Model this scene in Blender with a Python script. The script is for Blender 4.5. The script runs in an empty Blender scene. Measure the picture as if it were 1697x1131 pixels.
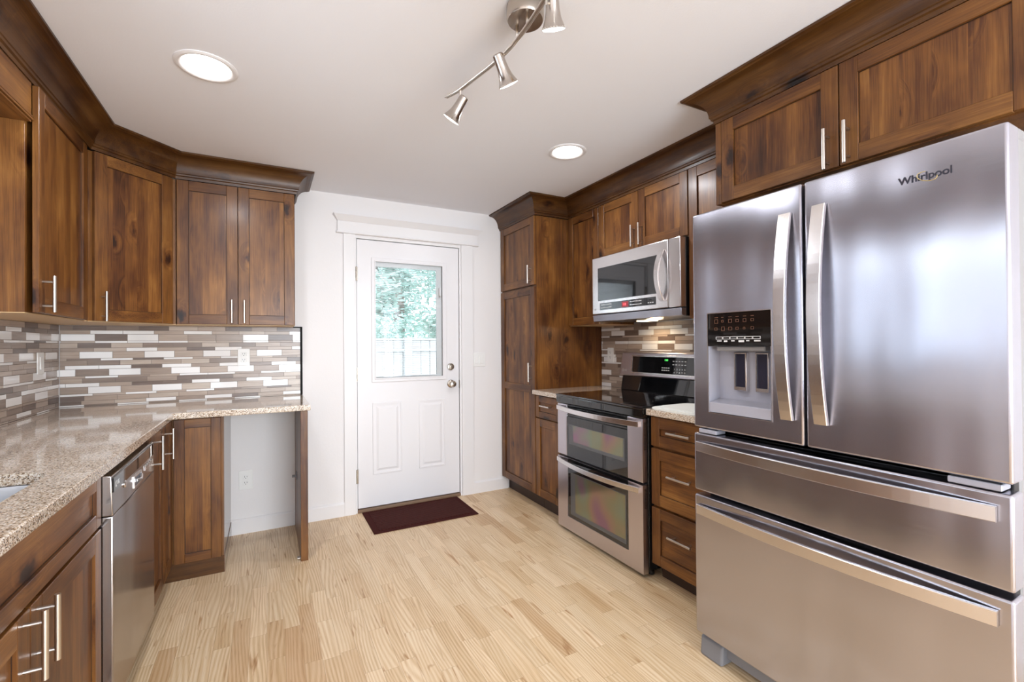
import bpy, bmesh, math, random
from mathutils import Vector, Matrix

random.seed(7)
scene = bpy.context.scene
C = scene.collection

# ------------------------------------------------------------------ camera
YAW, PITCH, ROLL, EYE, FPX = .491, .0061, .0074, 1.265, 763.32
sy, cy_, sp, cp, sr, cr = math.sin(YAW), math.cos(YAW), math.sin(PITCH), math.cos(PITCH), math.sin(ROLL), math.cos(ROLL)
fwd = Vector((sy*cp, cy_*cp, sp)); a_ = Vector((cy_, -sy, 0)); e_ = Vector((-sy*sp, -cy_*sp, cp))
right = a_*cr - e_*sr; up = a_*sr + e_*cr
cam_d = bpy.data.cameras.new('camera'); cam = bpy.data.objects.new('camera', cam_d); C.objects.link(cam)
cam_d.sensor_width = 36; cam_d.lens = 36*FPX/1697; cam_d.clip_start = .05
cam.matrix_world = Matrix(((right.x, up.x, -fwd.x, 0), (right.y, up.y, -fwd.y, 0), (right.z, up.z, -fwd.z, EYE), (0, 0, 0, 1)))
scene.camera = cam

# ------------------------------------------------------------------ view, world, daylight
vs = scene.view_settings
vs.view_transform = 'Standard'; vs.look = 'None'; vs.gamma = 1; vs.use_curve_mapping = False
vs.exposure = 0.27
scene.display_settings.display_device = 'sRGB'
cyc = scene.cycles
cyc.use_denoising = True
cyc.max_bounces = 10; cyc.diffuse_bounces = 5; cyc.glossy_bounces = 5; cyc.transmission_bounces = 8
cyc.caustics_reflective = False; cyc.caustics_refractive = False; cyc.sample_clamp_indirect = 6
world = bpy.data.worlds.new('overcast_sky'); scene.world = world; world.use_nodes = True
bg = world.node_tree.nodes['Background']; bg.inputs[0].default_value = (.80, .92, 1, 1); bg.inputs[1].default_value = 4.2

def area(name, loc, aim, sx, sy_, power, col=(1, 1, 1), spread=180):
    l = bpy.data.lights.new(name, 'AREA'); l.shape = 'RECTANGLE'; l.size = sx; l.size_y = sy_
    l.energy = power; l.color = col; l.spread = math.radians(spread)
    o = bpy.data.objects.new(name, l); C.objects.link(o); o.location = loc
    o.rotation_euler = (Vector(aim) - Vector(loc)).to_track_quat('-Z', 'Y').to_euler()
    return o
# daylight through the sink window; fill light at an added window behind the camera
area('sink_window_daylight', (-1.30, 1.45, 1.62), (0, 1.45, 1.5), .9, .9, 6.0, (.80, .89, 1))
area('rear_fill_light', (.9, -3.30, 1.20), (.9, 0, 2.0), 2.5, 2.0, 175, (.84, .92, 1))

# ------------------------------------------------------------------ dimensions
XL, YB, ZC, XW = -1.064, 3.605, 2.384, 2.462
YR = -3.2
# ------------------------------------------------------------------ material helpers
def new_mat(name):
    m = bpy.data.materials.new(name); m.use_nodes = True
    return m, m.node_tree, m.node_tree.nodes['Principled BSDF']
def simple(name, col, rough=.5, metal=0, **kw):
    m, t, p = new_mat(name)
    p.inputs['Base Color'].default_value = (*col, 1); p.inputs['Roughness'].default_value = rough; p.inputs['Metallic'].default_value = metal
    for k, v in kw.items(): p.inputs[k.replace('_', ' ')].default_value = v
    return m
def emit(name, col, strength):
    m, t, p = new_mat(name)
    p.inputs['Base Color'].default_value = (*col, 1)
    p.inputs['Emission Color'].default_value = (*col, 1); p.inputs['Emission Strength'].default_value = strength
    return m
def N(t, typ, **kw):
    n = t.nodes.new(typ)
    for k, v in kw.items():
        if k in n.inputs: n.inputs[k].default_value = v
        else: setattr(n, k, v)
    return n
def ramp(t, fac, stops, interp='LINEAR'):
    r = t.nodes.new('ShaderNodeValToRGB'); r.color_ramp.interpolation = interp
    els = r.color_ramp.elements
    while len(els) < len(stops): els.new(.5)
    for e, (pos, col) in zip(els, stops):
        e.position = pos; e.color = (*col, 1) if len(col) == 3 else col
    t.links.new(fac, r.inputs[0]); return r.outputs[0]
def math_(t, op, a, b=None, clamp=False):
    n = t.nodes.new('ShaderNodeMath'); n.operation = op; n.use_clamp = clamp
    for i, v in enumerate((a, b)):
        if v is None: continue
        if isinstance(v, (int, float)): n.inputs[i].default_value = v
        else: t.links.new(v, n.inputs[i])
    return n.outputs[0]
def mapping(t, vec, scale, loc=(0, 0, 0)):
    n = t.nodes.new('ShaderNodeMapping'); n.inputs['Scale'].default_value = scale; n.inputs['Location'].default_value = loc
    t.links.new(vec, n.inputs[0]); return n.outputs[0]
def noise(t, vec, scale=1, detail=4, rough=.5, dist=0):
    n = t.nodes.new('ShaderNodeTexNoise'); n.inputs['Scale'].default_value = scale; n.inputs['Detail'].default_value = detail
    n.inputs['Roughness'].default_value = rough; n.inputs['Distortion'].default_value = dist
    t.links.new(vec, n.inputs['Vector']); return n.outputs['Fac']
def mixc(t, fac, a, b, mode='MIX'):
    n = t.nodes.new('ShaderNodeMix'); n.data_type = 'RGBA'; n.blend_type = mode
    for s, v in (('Factor', fac), ('A', a), ('B', b)):
        sock = [i for i in n.inputs if i.name == s and (i.type == 'RGBA' or (s == 'Factor' and i.type == 'VALUE'))][0]
        if isinstance(v, (int, float)): sock.default_value = v
        elif isinstance(v, tuple): sock.default_value = (*v, 1)
        else: t.links.new(v, sock)
    return [o for o in n.outputs if o.type == 'RGBA'][0]
def bump(t, p, h, strength, dist=.002):
    b = t.nodes.new('ShaderNodeBump'); b.inputs['Strength'].default_value = strength; b.inputs['Distance'].default_value = dist
    t.links.new(h, b.inputs['Height']); t.links.new(b.outputs[0], p.inputs['Normal'])

def wood(name, axis, strips=False, tone=1.0):
    """Stained knotty alder, grain along one axis; strips = glued-up panel boards."""
    m, t, p = new_mat(name)
    geo = t.nodes.new('ShaderNodeNewGeometry'); oi = t.nodes.new('ShaderNodeObjectInfo')
    off = math_(t, 'MULTIPLY', oi.outputs['Random'], 9.0)
    comb = t.nodes.new('ShaderNodeCombineXYZ')
    for i in range(3): t.links.new(off, comb.inputs[i])
    add = t.nodes.new('ShaderNodeVectorMath'); add.operation = 'ADD'
    t.links.new(geo.outputs['Position'], add.inputs[0]); t.links.new(comb.outputs[0], add.inputs[1])
    pos = add.outputs[0]
    ai = 'xyz'.index(axis)
    def sc(al, ac): v = [ac]*3; v[ai] = al; return tuple(v)
    strip_tone = None
    if strips:
        sep = t.nodes.new('ShaderNodeSeparateXYZ'); t.links.new(geo.outputs['Position'], sep.inputs[0])
        if axis == 'z': h = math_(t, 'ADD', sep.outputs[0], sep.outputs[1])
        else: h = sep.outputs[2]
        h = math_(t, 'ADD', h, off)
        fl = math_(t, 'FLOOR', math_(t, 'DIVIDE', h, .083))
        wn = t.nodes.new('ShaderNodeTexWhiteNoise'); wn.noise_dimensions = '1D'; t.links.new(fl, wn.inputs['W'])
        strip_tone = wn.outputs[0]
        # each board gets its own stretch of grain
        c2 = t.nodes.new('ShaderNodeCombineXYZ'); t.links.new(math_(t, 'MULTIPLY', strip_tone, 5.0), c2.inputs[ai])
        a2 = t.nodes.new('ShaderNodeVectorMath'); a2.operation = 'ADD'; t.links.new(pos, a2.inputs[0]); t.links.new(c2.outputs[0], a2.inputs[1]); pos = a2.outputs[0]
    # knots bend the grain
    vo = t.nodes.new('ShaderNodeTexVoronoi'); vo.inputs['Scale'].default_value = 1; t.links.new(mapping(t, pos, sc(2.9, 5.2)), vo.inputs['Vector'])
    kd = vo.outputs['Distance']
    kn = math_(t, 'ADD', kd, math_(t, 'MULTIPLY', math_(t, 'SUBTRACT', noise(t, mapping(t, pos, sc(22, 45)), 1, 3), .5), .22))
    swirl = math_(t, 'MULTIPLY', math_(t, 'SUBTRACT', 1.0, math_(t, 'MULTIPLY', kd, 3.2), True), 1.7)
    g1in = mapping(t, pos, sc(.9, 19))
    a3 = t.nodes.new('ShaderNodeVectorMath'); a3.operation = 'ADD'
    c3 = t.nodes.new('ShaderNodeCombineXYZ'); [t.links.new(swirl, c3.inputs[i]) for i in range(3)]
    t.links.new(g1in, a3.inputs[0]); t.links.new(c3.outputs[0], a3.inputs[1])
    g1 = noise(t, a3.outputs[0], 1, 5, .6, .8)
    blotch = noise(t, mapping(t, pos, sc(3, 6)), 1, 3, .55, .4)
    fine = noise(t, mapping(t, pos, sc(8, 260)), 1, 3, .6)
    v = math_(t, 'ADD', math_(t, 'MULTIPLY', g1, .44), math_(t, 'MULTIPLY', blotch, .50))
    v = math_(t, 'ADD', v, math_(t, 'MULTIPLY', math_(t, 'SUBTRACT', fine, .5), .30))
    v = math_(t, 'ADD', v, math_(t, 'MULTIPLY', math_(t, 'SUBTRACT', oi.outputs['Random'], .5), .05))
    if strips: v = math_(t, 'ADD', v, math_(t, 'MULTIPLY', math_(t, 'SUBTRACT', strip_tone, .5), .12))
    k = tone
    col = ramp(t, v, [(.25, (.034*k, .0098*k, .0032*k)), (.38, (.088*k, .029*k, .0070*k)), (.53, (.180*k, .070*k, .0150*k)), (.72, (.33*k, .150*k, .037*k))])
    dark = ramp(t, kn, [(.03, (.06, .03, .02)), (.08, (.20, .13, .10)), (.12, (.66, .56, .48)), (.20, (1, 1, 1))])
    col = mixc(t, 1.0, col, dark, 'MULTIPLY')
    t.links.new(col, p.inputs['Base Color'])
    p.inputs['Roughness'].default_value = .40; p.inputs['Specular IOR Level'].default_value = .34
    p.inputs['Coat Weight'].default_value = .10 if tone < 1 else .16; p.inputs['Coat Roughness'].default_value = .20
    bump(t, p, fine, .08, .001)
    return m
WZ, WX, WY = wood('alder_upright_grain', 'z'), wood('alder_cross_grain', 'x'), wood('alder_depth_grain', 'y')
PZ, PX, PY = wood('alder_panel_boards', 'z', True, 1.12), wood('alder_drawer_board', 'x', False, 1.1), wood('alder_drawer_panel', 'y', False, 1.1)
CX, CY = wood('alder_moulding_cross', 'x', False, .50), wood('alder_moulding_depth', 'y', False, .50)
GLAZE_SHADE = simple('glaze_and_shade_line', (.022, .009, .004), .5)  # stain in the groove plus recess shadow, painted as one dark strip
MAPLE = simple('pale_maple_ply', (.62, .42, .22), .45)
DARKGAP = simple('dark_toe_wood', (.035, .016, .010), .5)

def paint(name, col, rough, bscale=0, bstr=.1):
    m, t, p = new_mat(name); p.inputs['Base Color'].default_value = (*col, 1); p.inputs['Roughness'].default_value = rough
    if bscale:
        geo = t.nodes.new('ShaderNodeNewGeometry')
        bump(t, p, noise(t, geo.outputs['Position'], bscale, 4, .6), bstr, .003)
    return m
WALL = paint('warm_white_wall_paint', (.835, .805, .80), .7, 90, .18)
CEIL = paint('white_ceiling_paint', (.875, .875, .915), .85, 130, .12)
TRIM = paint('white_trim_paint', (.825, .80, .80), .38)
DOORP = paint('white_door_paint', (.81, .785, .795), .35)
PLATE = simple('white_plastic_plate', (.86, .85, .83), .35)
SLOT = simple('black_slot', (.02, .02, .02), .5)

def steel(name, col, rough, aniso=.0, rot=0.0, wave=.0):
    m, t, p = new_mat(name)
    p.inputs['Base Color'].default_value = (*col, 1); p.inputs['Metallic'].default_value = 1; p.inputs['Roughness'].default_value = rough
    geo = t.nodes.new('ShaderNodeNewGeometry')
    f = noise(t, mapping(t, geo.outputs['Position'], (6, 6, 900)), 1, 2, .6)
    rr = math_(t, 'ADD', math_(t, 'MULTIPLY', f, .06), rough-.03); t.links.new(rr, p.inputs['Roughness'])
    if aniso:
        tg = t.nodes.new('ShaderNodeTangent'); tg.direction_type = 'RADIAL'; tg.axis = 'Z'
        p.inputs['Anisotropic'].default_value = aniso; p.inputs['Anisotropic Rotation'].default_value = rot
        t.links.new(tg.outputs[0], p.inputs['Tangent'])
    if wave:
        h = math_(t, 'MULTIPLY', noise(t, mapping(t, geo.outputs['Position'], (3.6, 3.6, .6)), 1, 1.5, .4), wave)
        bump(t, p, h, 1.0, 1.0)
    return m
SS = steel('brushed_stainless', (.465, .458, .515), .24, .85, .0, .035)
SSD = steel('darker_stainless', (.42, .39, .385), .17, .35, .0, .006)  # darker steel tone for the dishwasher
SSB = steel('bright_stainless_trim', (.74, .71, .71), .24)
NICKEL = simple('brushed_nickel_pull', (.66, .61, .56), .28, 1)
NICKELD = simple('satin_nickel', (.50, .44, .38), .25, 1)
BLACKG = simple('black_glass', (.006, .006, .007), .04)
BLACKG.node_tree.nodes['Principled BSDF'].inputs['Coat Weight'].default_value = .6
BLACK = simple('black_enamel', (.012, .012, .013), .25)
GREYP = simple('grey_plastic', (.20, .20, .22), .45)
GREYL = simple('pale_grey_plastic', (.36, .355, .41), .3)
GREYS = simple('grey_painted_side', (.22, .21, .21), .45)
INK = simple('white_print', (.75, .75, .75), .5)
INKO = simple('amber_print', (.17, .075, .04), .5)
LOGOD = simple('dark_badge', (.06, .06, .08), .3, .6)
GOLD = simple('gold_badge', (.62, .50, .25), .3, .8)
REDLED = emit('red_display', (.9, .10, .12), .8)
GREENLED = emit('green_display', (.10, .9, .15), .8)
BLUEGLOW = simple('dark_blue_paddle', (.018, .018, .035), .15)

def granite():
    m, t, p = new_mat('speckled_granite')
    geo = t.nodes.new('ShaderNodeNewGeometry'); pos = geo.outputs['Position']
    vo = t.nodes.new('ShaderNodeTexVoronoi'); vo.inputs['Scale'].default_value = 330; t.links.new(pos, vo.inputs['Vector'])
    sep = t.nodes.new('ShaderNodeSeparateColor'); t.links.new(vo.outputs['Color'], sep.inputs[0])
    n2 = noise(t, pos, 110, 4, .65)
    v = math_(t, 'ADD', math_(t, 'MULTIPLY', sep.outputs[0], .62), math_(t, 'MULTIPLY', n2, .45))
    col = ramp(t, v, [(.20, (.05, .030, .018)), (.31, (.24, .15, .09)), (.43, (.50, .375, .26)), (.60, (.68, .57, .46)), (.85, (.82, .75, .68))])
    t.links.new(col, p.inputs['Base Color']); p.inputs['Roughness'].default_value = .09
    p.inputs['Coat Weight'].default_value = .5; p.inputs['Coat Roughness'].default_value = .05
    return m
GRAN = granite()

def oak_floor():
    m, t, p = new_mat('natural_oak_strip_floor')
    geo = t.nodes.new('ShaderNodeNewGeometry'); pos = geo.outputs['Position']
    rot = t.nodes.new('ShaderNodeMapping'); rot.inputs['Rotation'].default_value = (0, 0, math.pi/2); t.links.new(pos, rot.inputs[0])
    br = t.nodes.new('ShaderNodeTexBrick'); t.links.new(rot.outputs[0], br.inputs['Vector'])
    br.offset = .37; br.offset_frequency = 2; br.squash = .62; br.squash_frequency = 3
    for k, v in (('Scale', 1.0), ('Mortar Size', .00045), ('Mortar Smooth', .0), ('Bias', 0.0), ('Brick Width', .46), ('Row Height', .066)): br.inputs[k].default_value = v
    br.inputs['Color1'].default_value = (0, 0, 0, 1); br.inputs['Color2'].default_value = (1, 1, 1, 1); br.inputs['Mortar'].default_value = (.5, .5, .5, 1)
    rnd = br.outputs['Color']
    mul = t.nodes.new('ShaderNodeVectorMath'); mul.operation = 'MULTIPLY_ADD'
    t.links.new(rnd, mul.inputs[0]); mul.inputs[1].default_value = (17, 23, 5); t.links.new(pos, mul.inputs[2])
    gp = mul.outputs[0]
    w = t.nodes.new('ShaderNodeTexWave'); w.wave_type = 'BANDS'; w.bands_direction = 'X'
    t.links.new(mapping(t, gp, (1, .17, 1)), w.inputs['Vector'])
    for k, v in (('Scale', 22), ('Distortion', 30), ('Detail', 1.0), ('Detail Scale', .30), ('Detail Roughness', .55)): w.inputs[k].default_value = v
    fine = noise(t, mapping(t, gp, (240, 7, 1)), 1, 4, .65)
    blot = noise(t, mapping(t, gp, (9, 1.6, 1)), 1, 3, .5, .5)
    v = math_(t, 'ADD', math_(t, 'MULTIPLY', math_(t, 'MULTIPLY', w.outputs['Fac'], noise(t, mapping(t, gp, (12, 2.5, 1), (3, 1, 7)), 1, 2)), .36), math_(t, 'MULTIPLY', fine, .42))
    v = math_(t, 'ADD', v, math_(t, 'MULTIPLY', blot, .36))
    base = ramp(t, v, [(.25, (.48, .30, .15)), (.42, (.67, .475, .275)), (.60, (.775, .60, .40)), (.85, (.84, .70, .51))])
    sepc = t.nodes.new('ShaderNodeSeparateColor'); t.links.new(rnd, sepc.inputs[0])
    tint = ramp(t, sepc.outputs[0], [(0, (.80, .69, .60)), (.08, (.88, .81, .74)), (.15, (.96, .94, .91)), (.5, (1.01, 1.01, 1.02)), (.85, (1.06, 1.06, 1.07)), (1, (1.09, 1.10, 1.14))])
    col = mixc(t, 1.0, base, tint, 'MULTIPLY')
    # brown mineral streaks
    st = noise(t, mapping(t, gp, (30, 3.2, 1), (4, 8, 2)), 1, 3, .5, 1.0)
    streak = ramp(t, st, [(.63, (1, 1, 1)), (.74, (.62, .46, .32))])
    col = mixc(t, 1.0, col, streak, 'MULTIPLY')
    gap = mixc(t, br.outputs['Fac'], col, (.40, .25, .13))
    t.links.new(gap, p.inputs['Base Color']); p.inputs['Roughness'].default_value = .36
    bump(t, p, fine, .05, .001)
    return m
OAK = oak_floor()

def stone(name, c1, c2):
    m, t, p = new_mat(name)
    geo = t.nodes.new('ShaderNodeNewGeometry')
    v = noise(t, mapping(t, geo.outputs['Position'], (7, 7, 150)), 1, 4, .6, .3)
    t.links.new(ramp(t, v, [(.3, c1), (.7, c2)]), p.inputs['Base Color']); p.inputs['Roughness'].default_value = .28
    return m
TILES = [simple('white_glass_tile', (.88, .86, .85), .08),
         stone('cream_stone_tile', (.45, .365, .30), (.59, .49, .41)),
         stone('beige_stone_tile', (.385, .295, .235), (.50, .395, .32)),
         stone('greige_stone_tile', (.30, .225, .18), (.40, .31, .25)),
         stone('taupe_stone_tile', (.215, .155, .122), (.29, .217, .175)),
         stone('mocha_stone_tile', (.14, .096, .075), (.20, .142, .115))]
GROUT = simple('tan_grout', (.24, .19, .16), .8)
def rib_mat():
    m, t, p = new_mat('dark_brown_ribbed_mat')
    geo = t.nodes.new('ShaderNodeNewGeometry')
    w = t.nodes.new('ShaderNodeTexWave'); w.wave_type = 'BANDS'; w.bands_direction = 'DIAGONAL'
    w.inputs['Scale'].default_value = 28; w.inputs['Distortion'].default_value = 3; w.inputs['Detail'].default_value = 2
    t.links.new(geo.outputs['Position'], w.inputs['Vector'])
    t.links.new(ramp(t, w.outputs['Fac'], [(.2, (.026, .005, .004)), (.8, (.085, .018, .013))]), p.inputs['Base Color'])
    p.inputs['Roughness'].default_value = .85; p.inputs['Specular IOR Level'].default_value = .15; bump(t, p, w.outputs['Fac'], .6, .004)
    return m
def oven_window():
    m, t, p = new_mat('coated_oven_window')
    geo = t.nodes.new('ShaderNodeNewGeometry')
    v = noise(t, geo.outputs['Position'], 4.0, 1, .4, .3)
    t.links.new(ramp(t, v, [(.32, (.26, .14, .19)), (.44, (.30, .20, .15)), (.53, (.25, .23, .14)), (.62, (.22, .25, .18)), (.72, (.28, .15, .22))]), p.inputs['Base Color'])
    p.inputs['Roughness'].default_value = .12; p.inputs['Metallic'].default_value = .55
    return m
OVENW = oven_window()
def clear_glass():
    m, t, p = new_mat('clear_window_glass')
    out = t.nodes['Material Output']
    tr = t.nodes.new('ShaderNodeBsdfTransparent'); gl = t.nodes.new('ShaderNodeBsdfGlossy'); gl.inputs['Roughness'].default_value = .02
    fr = t.nodes.new('ShaderNodeFresnel'); fr.inputs['IOR'].default_value = 1.45
    mx = t.nodes.new('ShaderNodeMixShader'); t.links.new(fr.outputs[0], mx.inputs[0]); t.links.new(tr.outputs[0], mx.inputs[1]); t.links.new(gl.outputs[0], mx.inputs[2])
    t.links.new(mx.outputs[0], out.inputs['Surface'])
    return m
GLASS = clear_glass()

# ------------------------------------------------------------------ mesh helpers
class F:
    """A face frame: u runs along the face, d out of it, z up."""
    def __init__(s, o, u, n): s.o = Vector(o); s.u = Vector(u).normalized(); s.n = Vector(n).normalized()
    def p(s, u, d, z): return s.o + s.u*u + s.n*d + Vector((0, 0, z))
    @property
    def ax(s): return 'x' if abs(s.u.x) > abs(s.u.y) else 'y'
def FX(x): return F((x, 0, 0), (0, 1, 0), (-1, 0, 0))     # faces -x (right run): u = y
def FL(x): return F((x, 0, 0), (0, 1, 0), (1, 0, 0))      # faces +x (left run): u = y
def FB(y): return F((0, y, 0), (1, 0, 0), (0, -1, 0))     # faces -y (back run): u = x
WORLD = F((0, 0, 0), (1, 0, 0), (0, 1, 0))

class MB:
    def __init__(s): s.bm = bmesh.new(); s.mats = []
    def mi(s, m):
        if m not in s.mats: s.mats.append(m)
        return s.mats.index(m)
    def face(s, pts, m, smooth=False):
        f = s.bm.faces.new([s.bm.verts.new(p) for p in pts]); f.material_index = s.mi(m); f.smooth = smooth; return f
    def hull8(s, P, m, bev=0, seg=1):
        vs_ = [s.bm.verts.new(p) for p in P]; fs = []
        for q in ((0, 3, 2, 1), (4, 5, 6, 7), (0, 1, 5, 4), (1, 2, 6, 5), (2, 3, 7, 6), (3, 0, 4, 7)):
            f = s.bm.faces.new([vs_[i] for i in q]); f.material_index = s.mi(m); fs.append(f)
        if bev:
            es = list({e for f in fs for e in f.edges})
            r = bmesh.ops.bevel(s.bm, geom=es, offset=bev, segments=seg, profile=.5, affect='EDGES', clamp_overlap=True)
            for f in r['faces']: f.material_index = s.mi(m); f.smooth = seg > 1
        return s
    def box(s, x0, x1, y0, y1, z0, z1, m, bev=0, seg=1):
        return s.hull8([Vector(p) for p in ((x0, y0, z0), (x1, y0, z0), (x1, y1, z0), (x0, y1, z0), (x0, y0, z1), (x1, y0, z1), (x1, y1, z1), (x0, y1, z1))], m, bev, seg)
    def fbox(s, f, u0, u1, d0, d1, z0, z1, m, bev=0, seg=1):
        return s.hull8([f.p(*q) for q in ((u0, d0, z0), (u1, d0, z0), (u1, d1, z0), (u0, d1, z0), (u0, d0, z1), (u1, d0, z1), (u1, d1, z1), (u0, d1, z1))], m, bev, seg)
    def prism(s, pts, z0, z1, m, bev=0):
        b = [s.bm.verts.new((x, y, z0)) for x, y in pts]; t = [s.bm.verts.new((x, y, z1)) for x, y in pts]; n = len(pts); fs = []
        fs.append(s.bm.faces.new(b[::-1])); fs.append(s.bm.faces.new(t))
        for i in range(n): fs.append(s.bm.faces.new((b[i], b[(i+1) % n], t[(i+1) % n], t[i])))
        for f in fs: f.material_index = s.mi(m)
        if bev:
            es = list({e for f in fs for e in f.edges})
            r = bmesh.ops.bevel(s.bm, geom=es, offset=bev, segments=2, profile=.5, affect='EDGES', clamp_overlap=True)
            for f in r['faces']: f.material_index = s.mi(m)
        return s
    def rings(s, rings, m, cap=True, smooth=True, closed=False):
        R = [[s.bm.verts.new(p) for p in r] for r in rings]; n = len(R[0])
        pairs = list(zip(R[:-1], R[1:])) + ([(R[-1], R[0])] if closed else [])
        for a, b in pairs:
            for i in range(n):
                f = s.bm.faces.new((a[i], a[(i+1) % n], b[(i+1) % n], b[i])); f.material_index = s.mi(m); f.smooth = smooth
        if cap and not closed:
            for r, rev in ((R[0], True), (R[-1], False)):
                f = s.bm.faces.new(r[::-1] if rev else r); f.material_index = s.mi(m)
        return s
    def tube(s, pts, r, m, n=14, rb=None, cap=True):
        """round (or r x rb oval) tube along points"""
        pts = [Vector(p) for p in pts]; out = []
        prev = None
        for i, p in enumerate(pts):
            d = (pts[min(i+1, len(pts)-1)] - pts[max(i-1, 0)]).normalized()
            ref = Vector((0, 0, 1)) if abs(d.z) < .9 else Vector((0, 1, 0))
            if prev is None: a = d.cross(ref).normalized()
            else: a = (prev - d*prev.dot(d)).normalized()
            prev = a; b = d.cross(a).normalized()
            out.append([p + a*math.cos(2*math.pi*k/n)*r + b*math.sin(2*math.pi*k/n)*(rb or r) for k in range(n)])
        return s.rings(out, m, cap)
    def lathe(s, o, axis, prof, m, n=28, cap=False):
        """prof: (radius, distance along axis)"""
        o = Vector(o); ax = Vector(axis).normalized(); ref = Vector((0, 0, 1)) if abs(ax.z) < .9 else Vector((1, 0, 0))
        a = ax.cross(ref).normalized(); b = ax.cross(a).normalized()
        return s.rings([[o + ax*t + a*math.cos(2*math.pi*k/n)*r + b*math.sin(2*math.pi*k/n)*r for k in range(n)] for r, t in prof], m, cap)
    def ringbox(s, f, u0, u1, z0, z1, hu0, hu1, hz0, hz1, d0, d1, m, bev=0, seg=2):
        """slab with a rectangular hole (d0 back, d1 front)"""
        bm = s.bm; O = [(u0, z0), (u1, z0), (u1, z1), (u0, z1)]; H = [(hu0, hz0), (hu1, hz0), (hu1, hz1), (hu0, hz1)]
        v = {}
        for key, L in (('O', O), ('H', H)):
            for side, d in (('b', d0), ('f', d1)): v[key+side] = [bm.verts.new(f.p(u, d, z)) for u, z in L]
        fs = []
        for i in range(4):
            j = (i+1) % 4
            fs += [bm.faces.new((v['Of'][i], v['Of'][j], v['Hf'][j], v['Hf'][i])), bm.faces.new((v['Ob'][j], v['Ob'][i], v['Hb'][i], v['Hb'][j])),
                   bm.faces.new((v['Ob'][i], v['Ob'][j], v['Of'][j], v['Of'][i])), bm.faces.new((v['Hf'][i], v['Hf'][j], v['Hb'][j], v['Hb'][i]))]
        for q in fs: q.material_index = s.mi(m)
        if bev:
            of = set(v['Of']); ob = set(v['Ob'])
            es = [e for e in {e for q in fs for e in q.edges} if (e.verts[0] in of and e.verts[1] in of) or (e.verts[0] in of and e.verts[1] in ob) or (e.verts[0] in ob and e.verts[1] in of)]
            r = bmesh.ops.bevel(bm, geom=es, offset=bev, segments=seg, profile=.5, affect='EDGES', clamp_overlap=True)
            for q in r['faces']: q.material_index = s.mi(m); q.smooth = True
        return s

def children_offset(parent):
    o = parent; loc = Vector((0, 0, 0))
    while o is not None: loc += Vector(o.location); o = o.parent
    return loc
def obj(name, mb, parent=None, origin=None):
    bm = mb.bm
    bmesh.ops.recalc_face_normals(bm, faces=bm.faces[:])
    for e in bm.edges:
        if len(e.link_faces) == 2 and e.calc_face_angle(0) > .62: e.smooth = False
    off = children_offset(parent)
    if parent is None and origin is not None: off = Vector(origin)
    bmesh.ops.translate(bm, verts=bm.verts[:], vec=-off)
    me = bpy.data.meshes.new(name); bm.to_mesh(me); bm.free()
    for m in mb.mats: me.materials.append(m)
    o = bpy.data.objects.new(name, me); C.objects.link(o)
    if parent is not None: o.parent = parent
    elif origin is not None: o.location = origin
    return o
def tag(o, label, cat, group=None):
    o['label'] = label; o['category'] = cat
    if group: o['group'] = group
    return o
def thing(name, label, cat, loc, group=None):
    o = bpy.data.objects.new(name, None); C.objects.link(o); o.location = loc; o.empty_display_size = .1
    return tag(o, label, cat, group)
def struct(name, mb):
    o = obj(name, mb); o['kind'] = 'structure'; return o
def text(name, body, f, u, z, d, size, m, parent, align='CENTER', flip=False, shear=0, squash=1, bold=0.0):
    cu = bpy.data.curves.new(name, 'FONT'); cu.body = body; cu.size = size; cu.align_x = align; cu.align_y = 'CENTER'; cu.extrude = .0004; cu.offset = bold; cu.shear = shear
    tmp = bpy.data.objects.new(name, cu); C.objects.link(tmp)
    bpy.context.view_layer.update()
    me = bpy.data.meshes.new_from_object(tmp.evaluated_get(bpy.context.evaluated_depsgraph_get()))
    bpy.data.objects.remove(tmp); bpy.data.curves.remove(cu)
    me.materials.clear(); me.materials.append(m)
    off = children_offset(parent); s = -1 if flip else 1
    for v in me.vertices: v.co = f.p(u + s*v.co.x*squash, d + v.co.z, z + v.co.y) - off
    me.name = name
    o = bpy.data.objects.new(name, me); C.objects.link(o); o.parent = parent
    return o

# ------------------------------------------------------------------ cabinet parts
def shaker(f, u0, u1, z0, z1, st=.058, th=.02, mid=None, drawer=False, d0=0):
    mb = MB(); h = WX if f.ax == 'x' else WY
    pan = (PX if f.ax == 'x' else PY) if drawer else PZ
    b = .0016
    mb.fbox(f, u0, u0+st, d0, d0+th, z0, z1, WZ, b); mb.fbox(f, u1-st, u1, d0, d0+th, z0, z1, WZ, b)
    cuts = [(z0, z0+st), (z1-st, z1)] + ([(mid-st/2, mid+st/2)] if mid else [])
    for a, c in cuts: mb.fbox(f, u0+st, u1-st, d0, d0+th, a, c, h, b)
    mb.fbox(f, u0+st-.003, u1-st+.003, d0+.002, d0+th-.009, z0+st-.003, z1-st+.003, pan)
    mb.ringbox(f, u0+st-.001, u1-st+.001, z0+st-.001, z1-st+.001, u0+st+.0022, u1-st-.0022, z0+st+.0022, z1-st-.0022, d0+th-.0095, d0+th-.0082, GLAZE_SHADE)
    return mb
def pull(f, u, z, L, d, vertical, parent):
    mb = MB(); pr = .034; hl = L/2; q = L*.33
    if vertical:
        mb.tube([f.p(u, d+pr, z-hl), f.p(u, d+pr, z+hl)], .006, NICKEL)
        for s in (-q, q): mb.tube([f.p(u, d-.001, z+s), f.p(u, d+pr, z+s)], .0045, NICKEL, 10)
    else:
        mb.tube([f.p(u-hl, d+pr, z), f.p(u+hl, d+pr, z)], .006, NICKEL)
        for s in (-q, q): mb.tube([f.p(u+s, d-.001, z), f.p(u+s, d+pr, z)], .0045, NICKEL, 10)
    return obj('handle', mb, parent)
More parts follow.
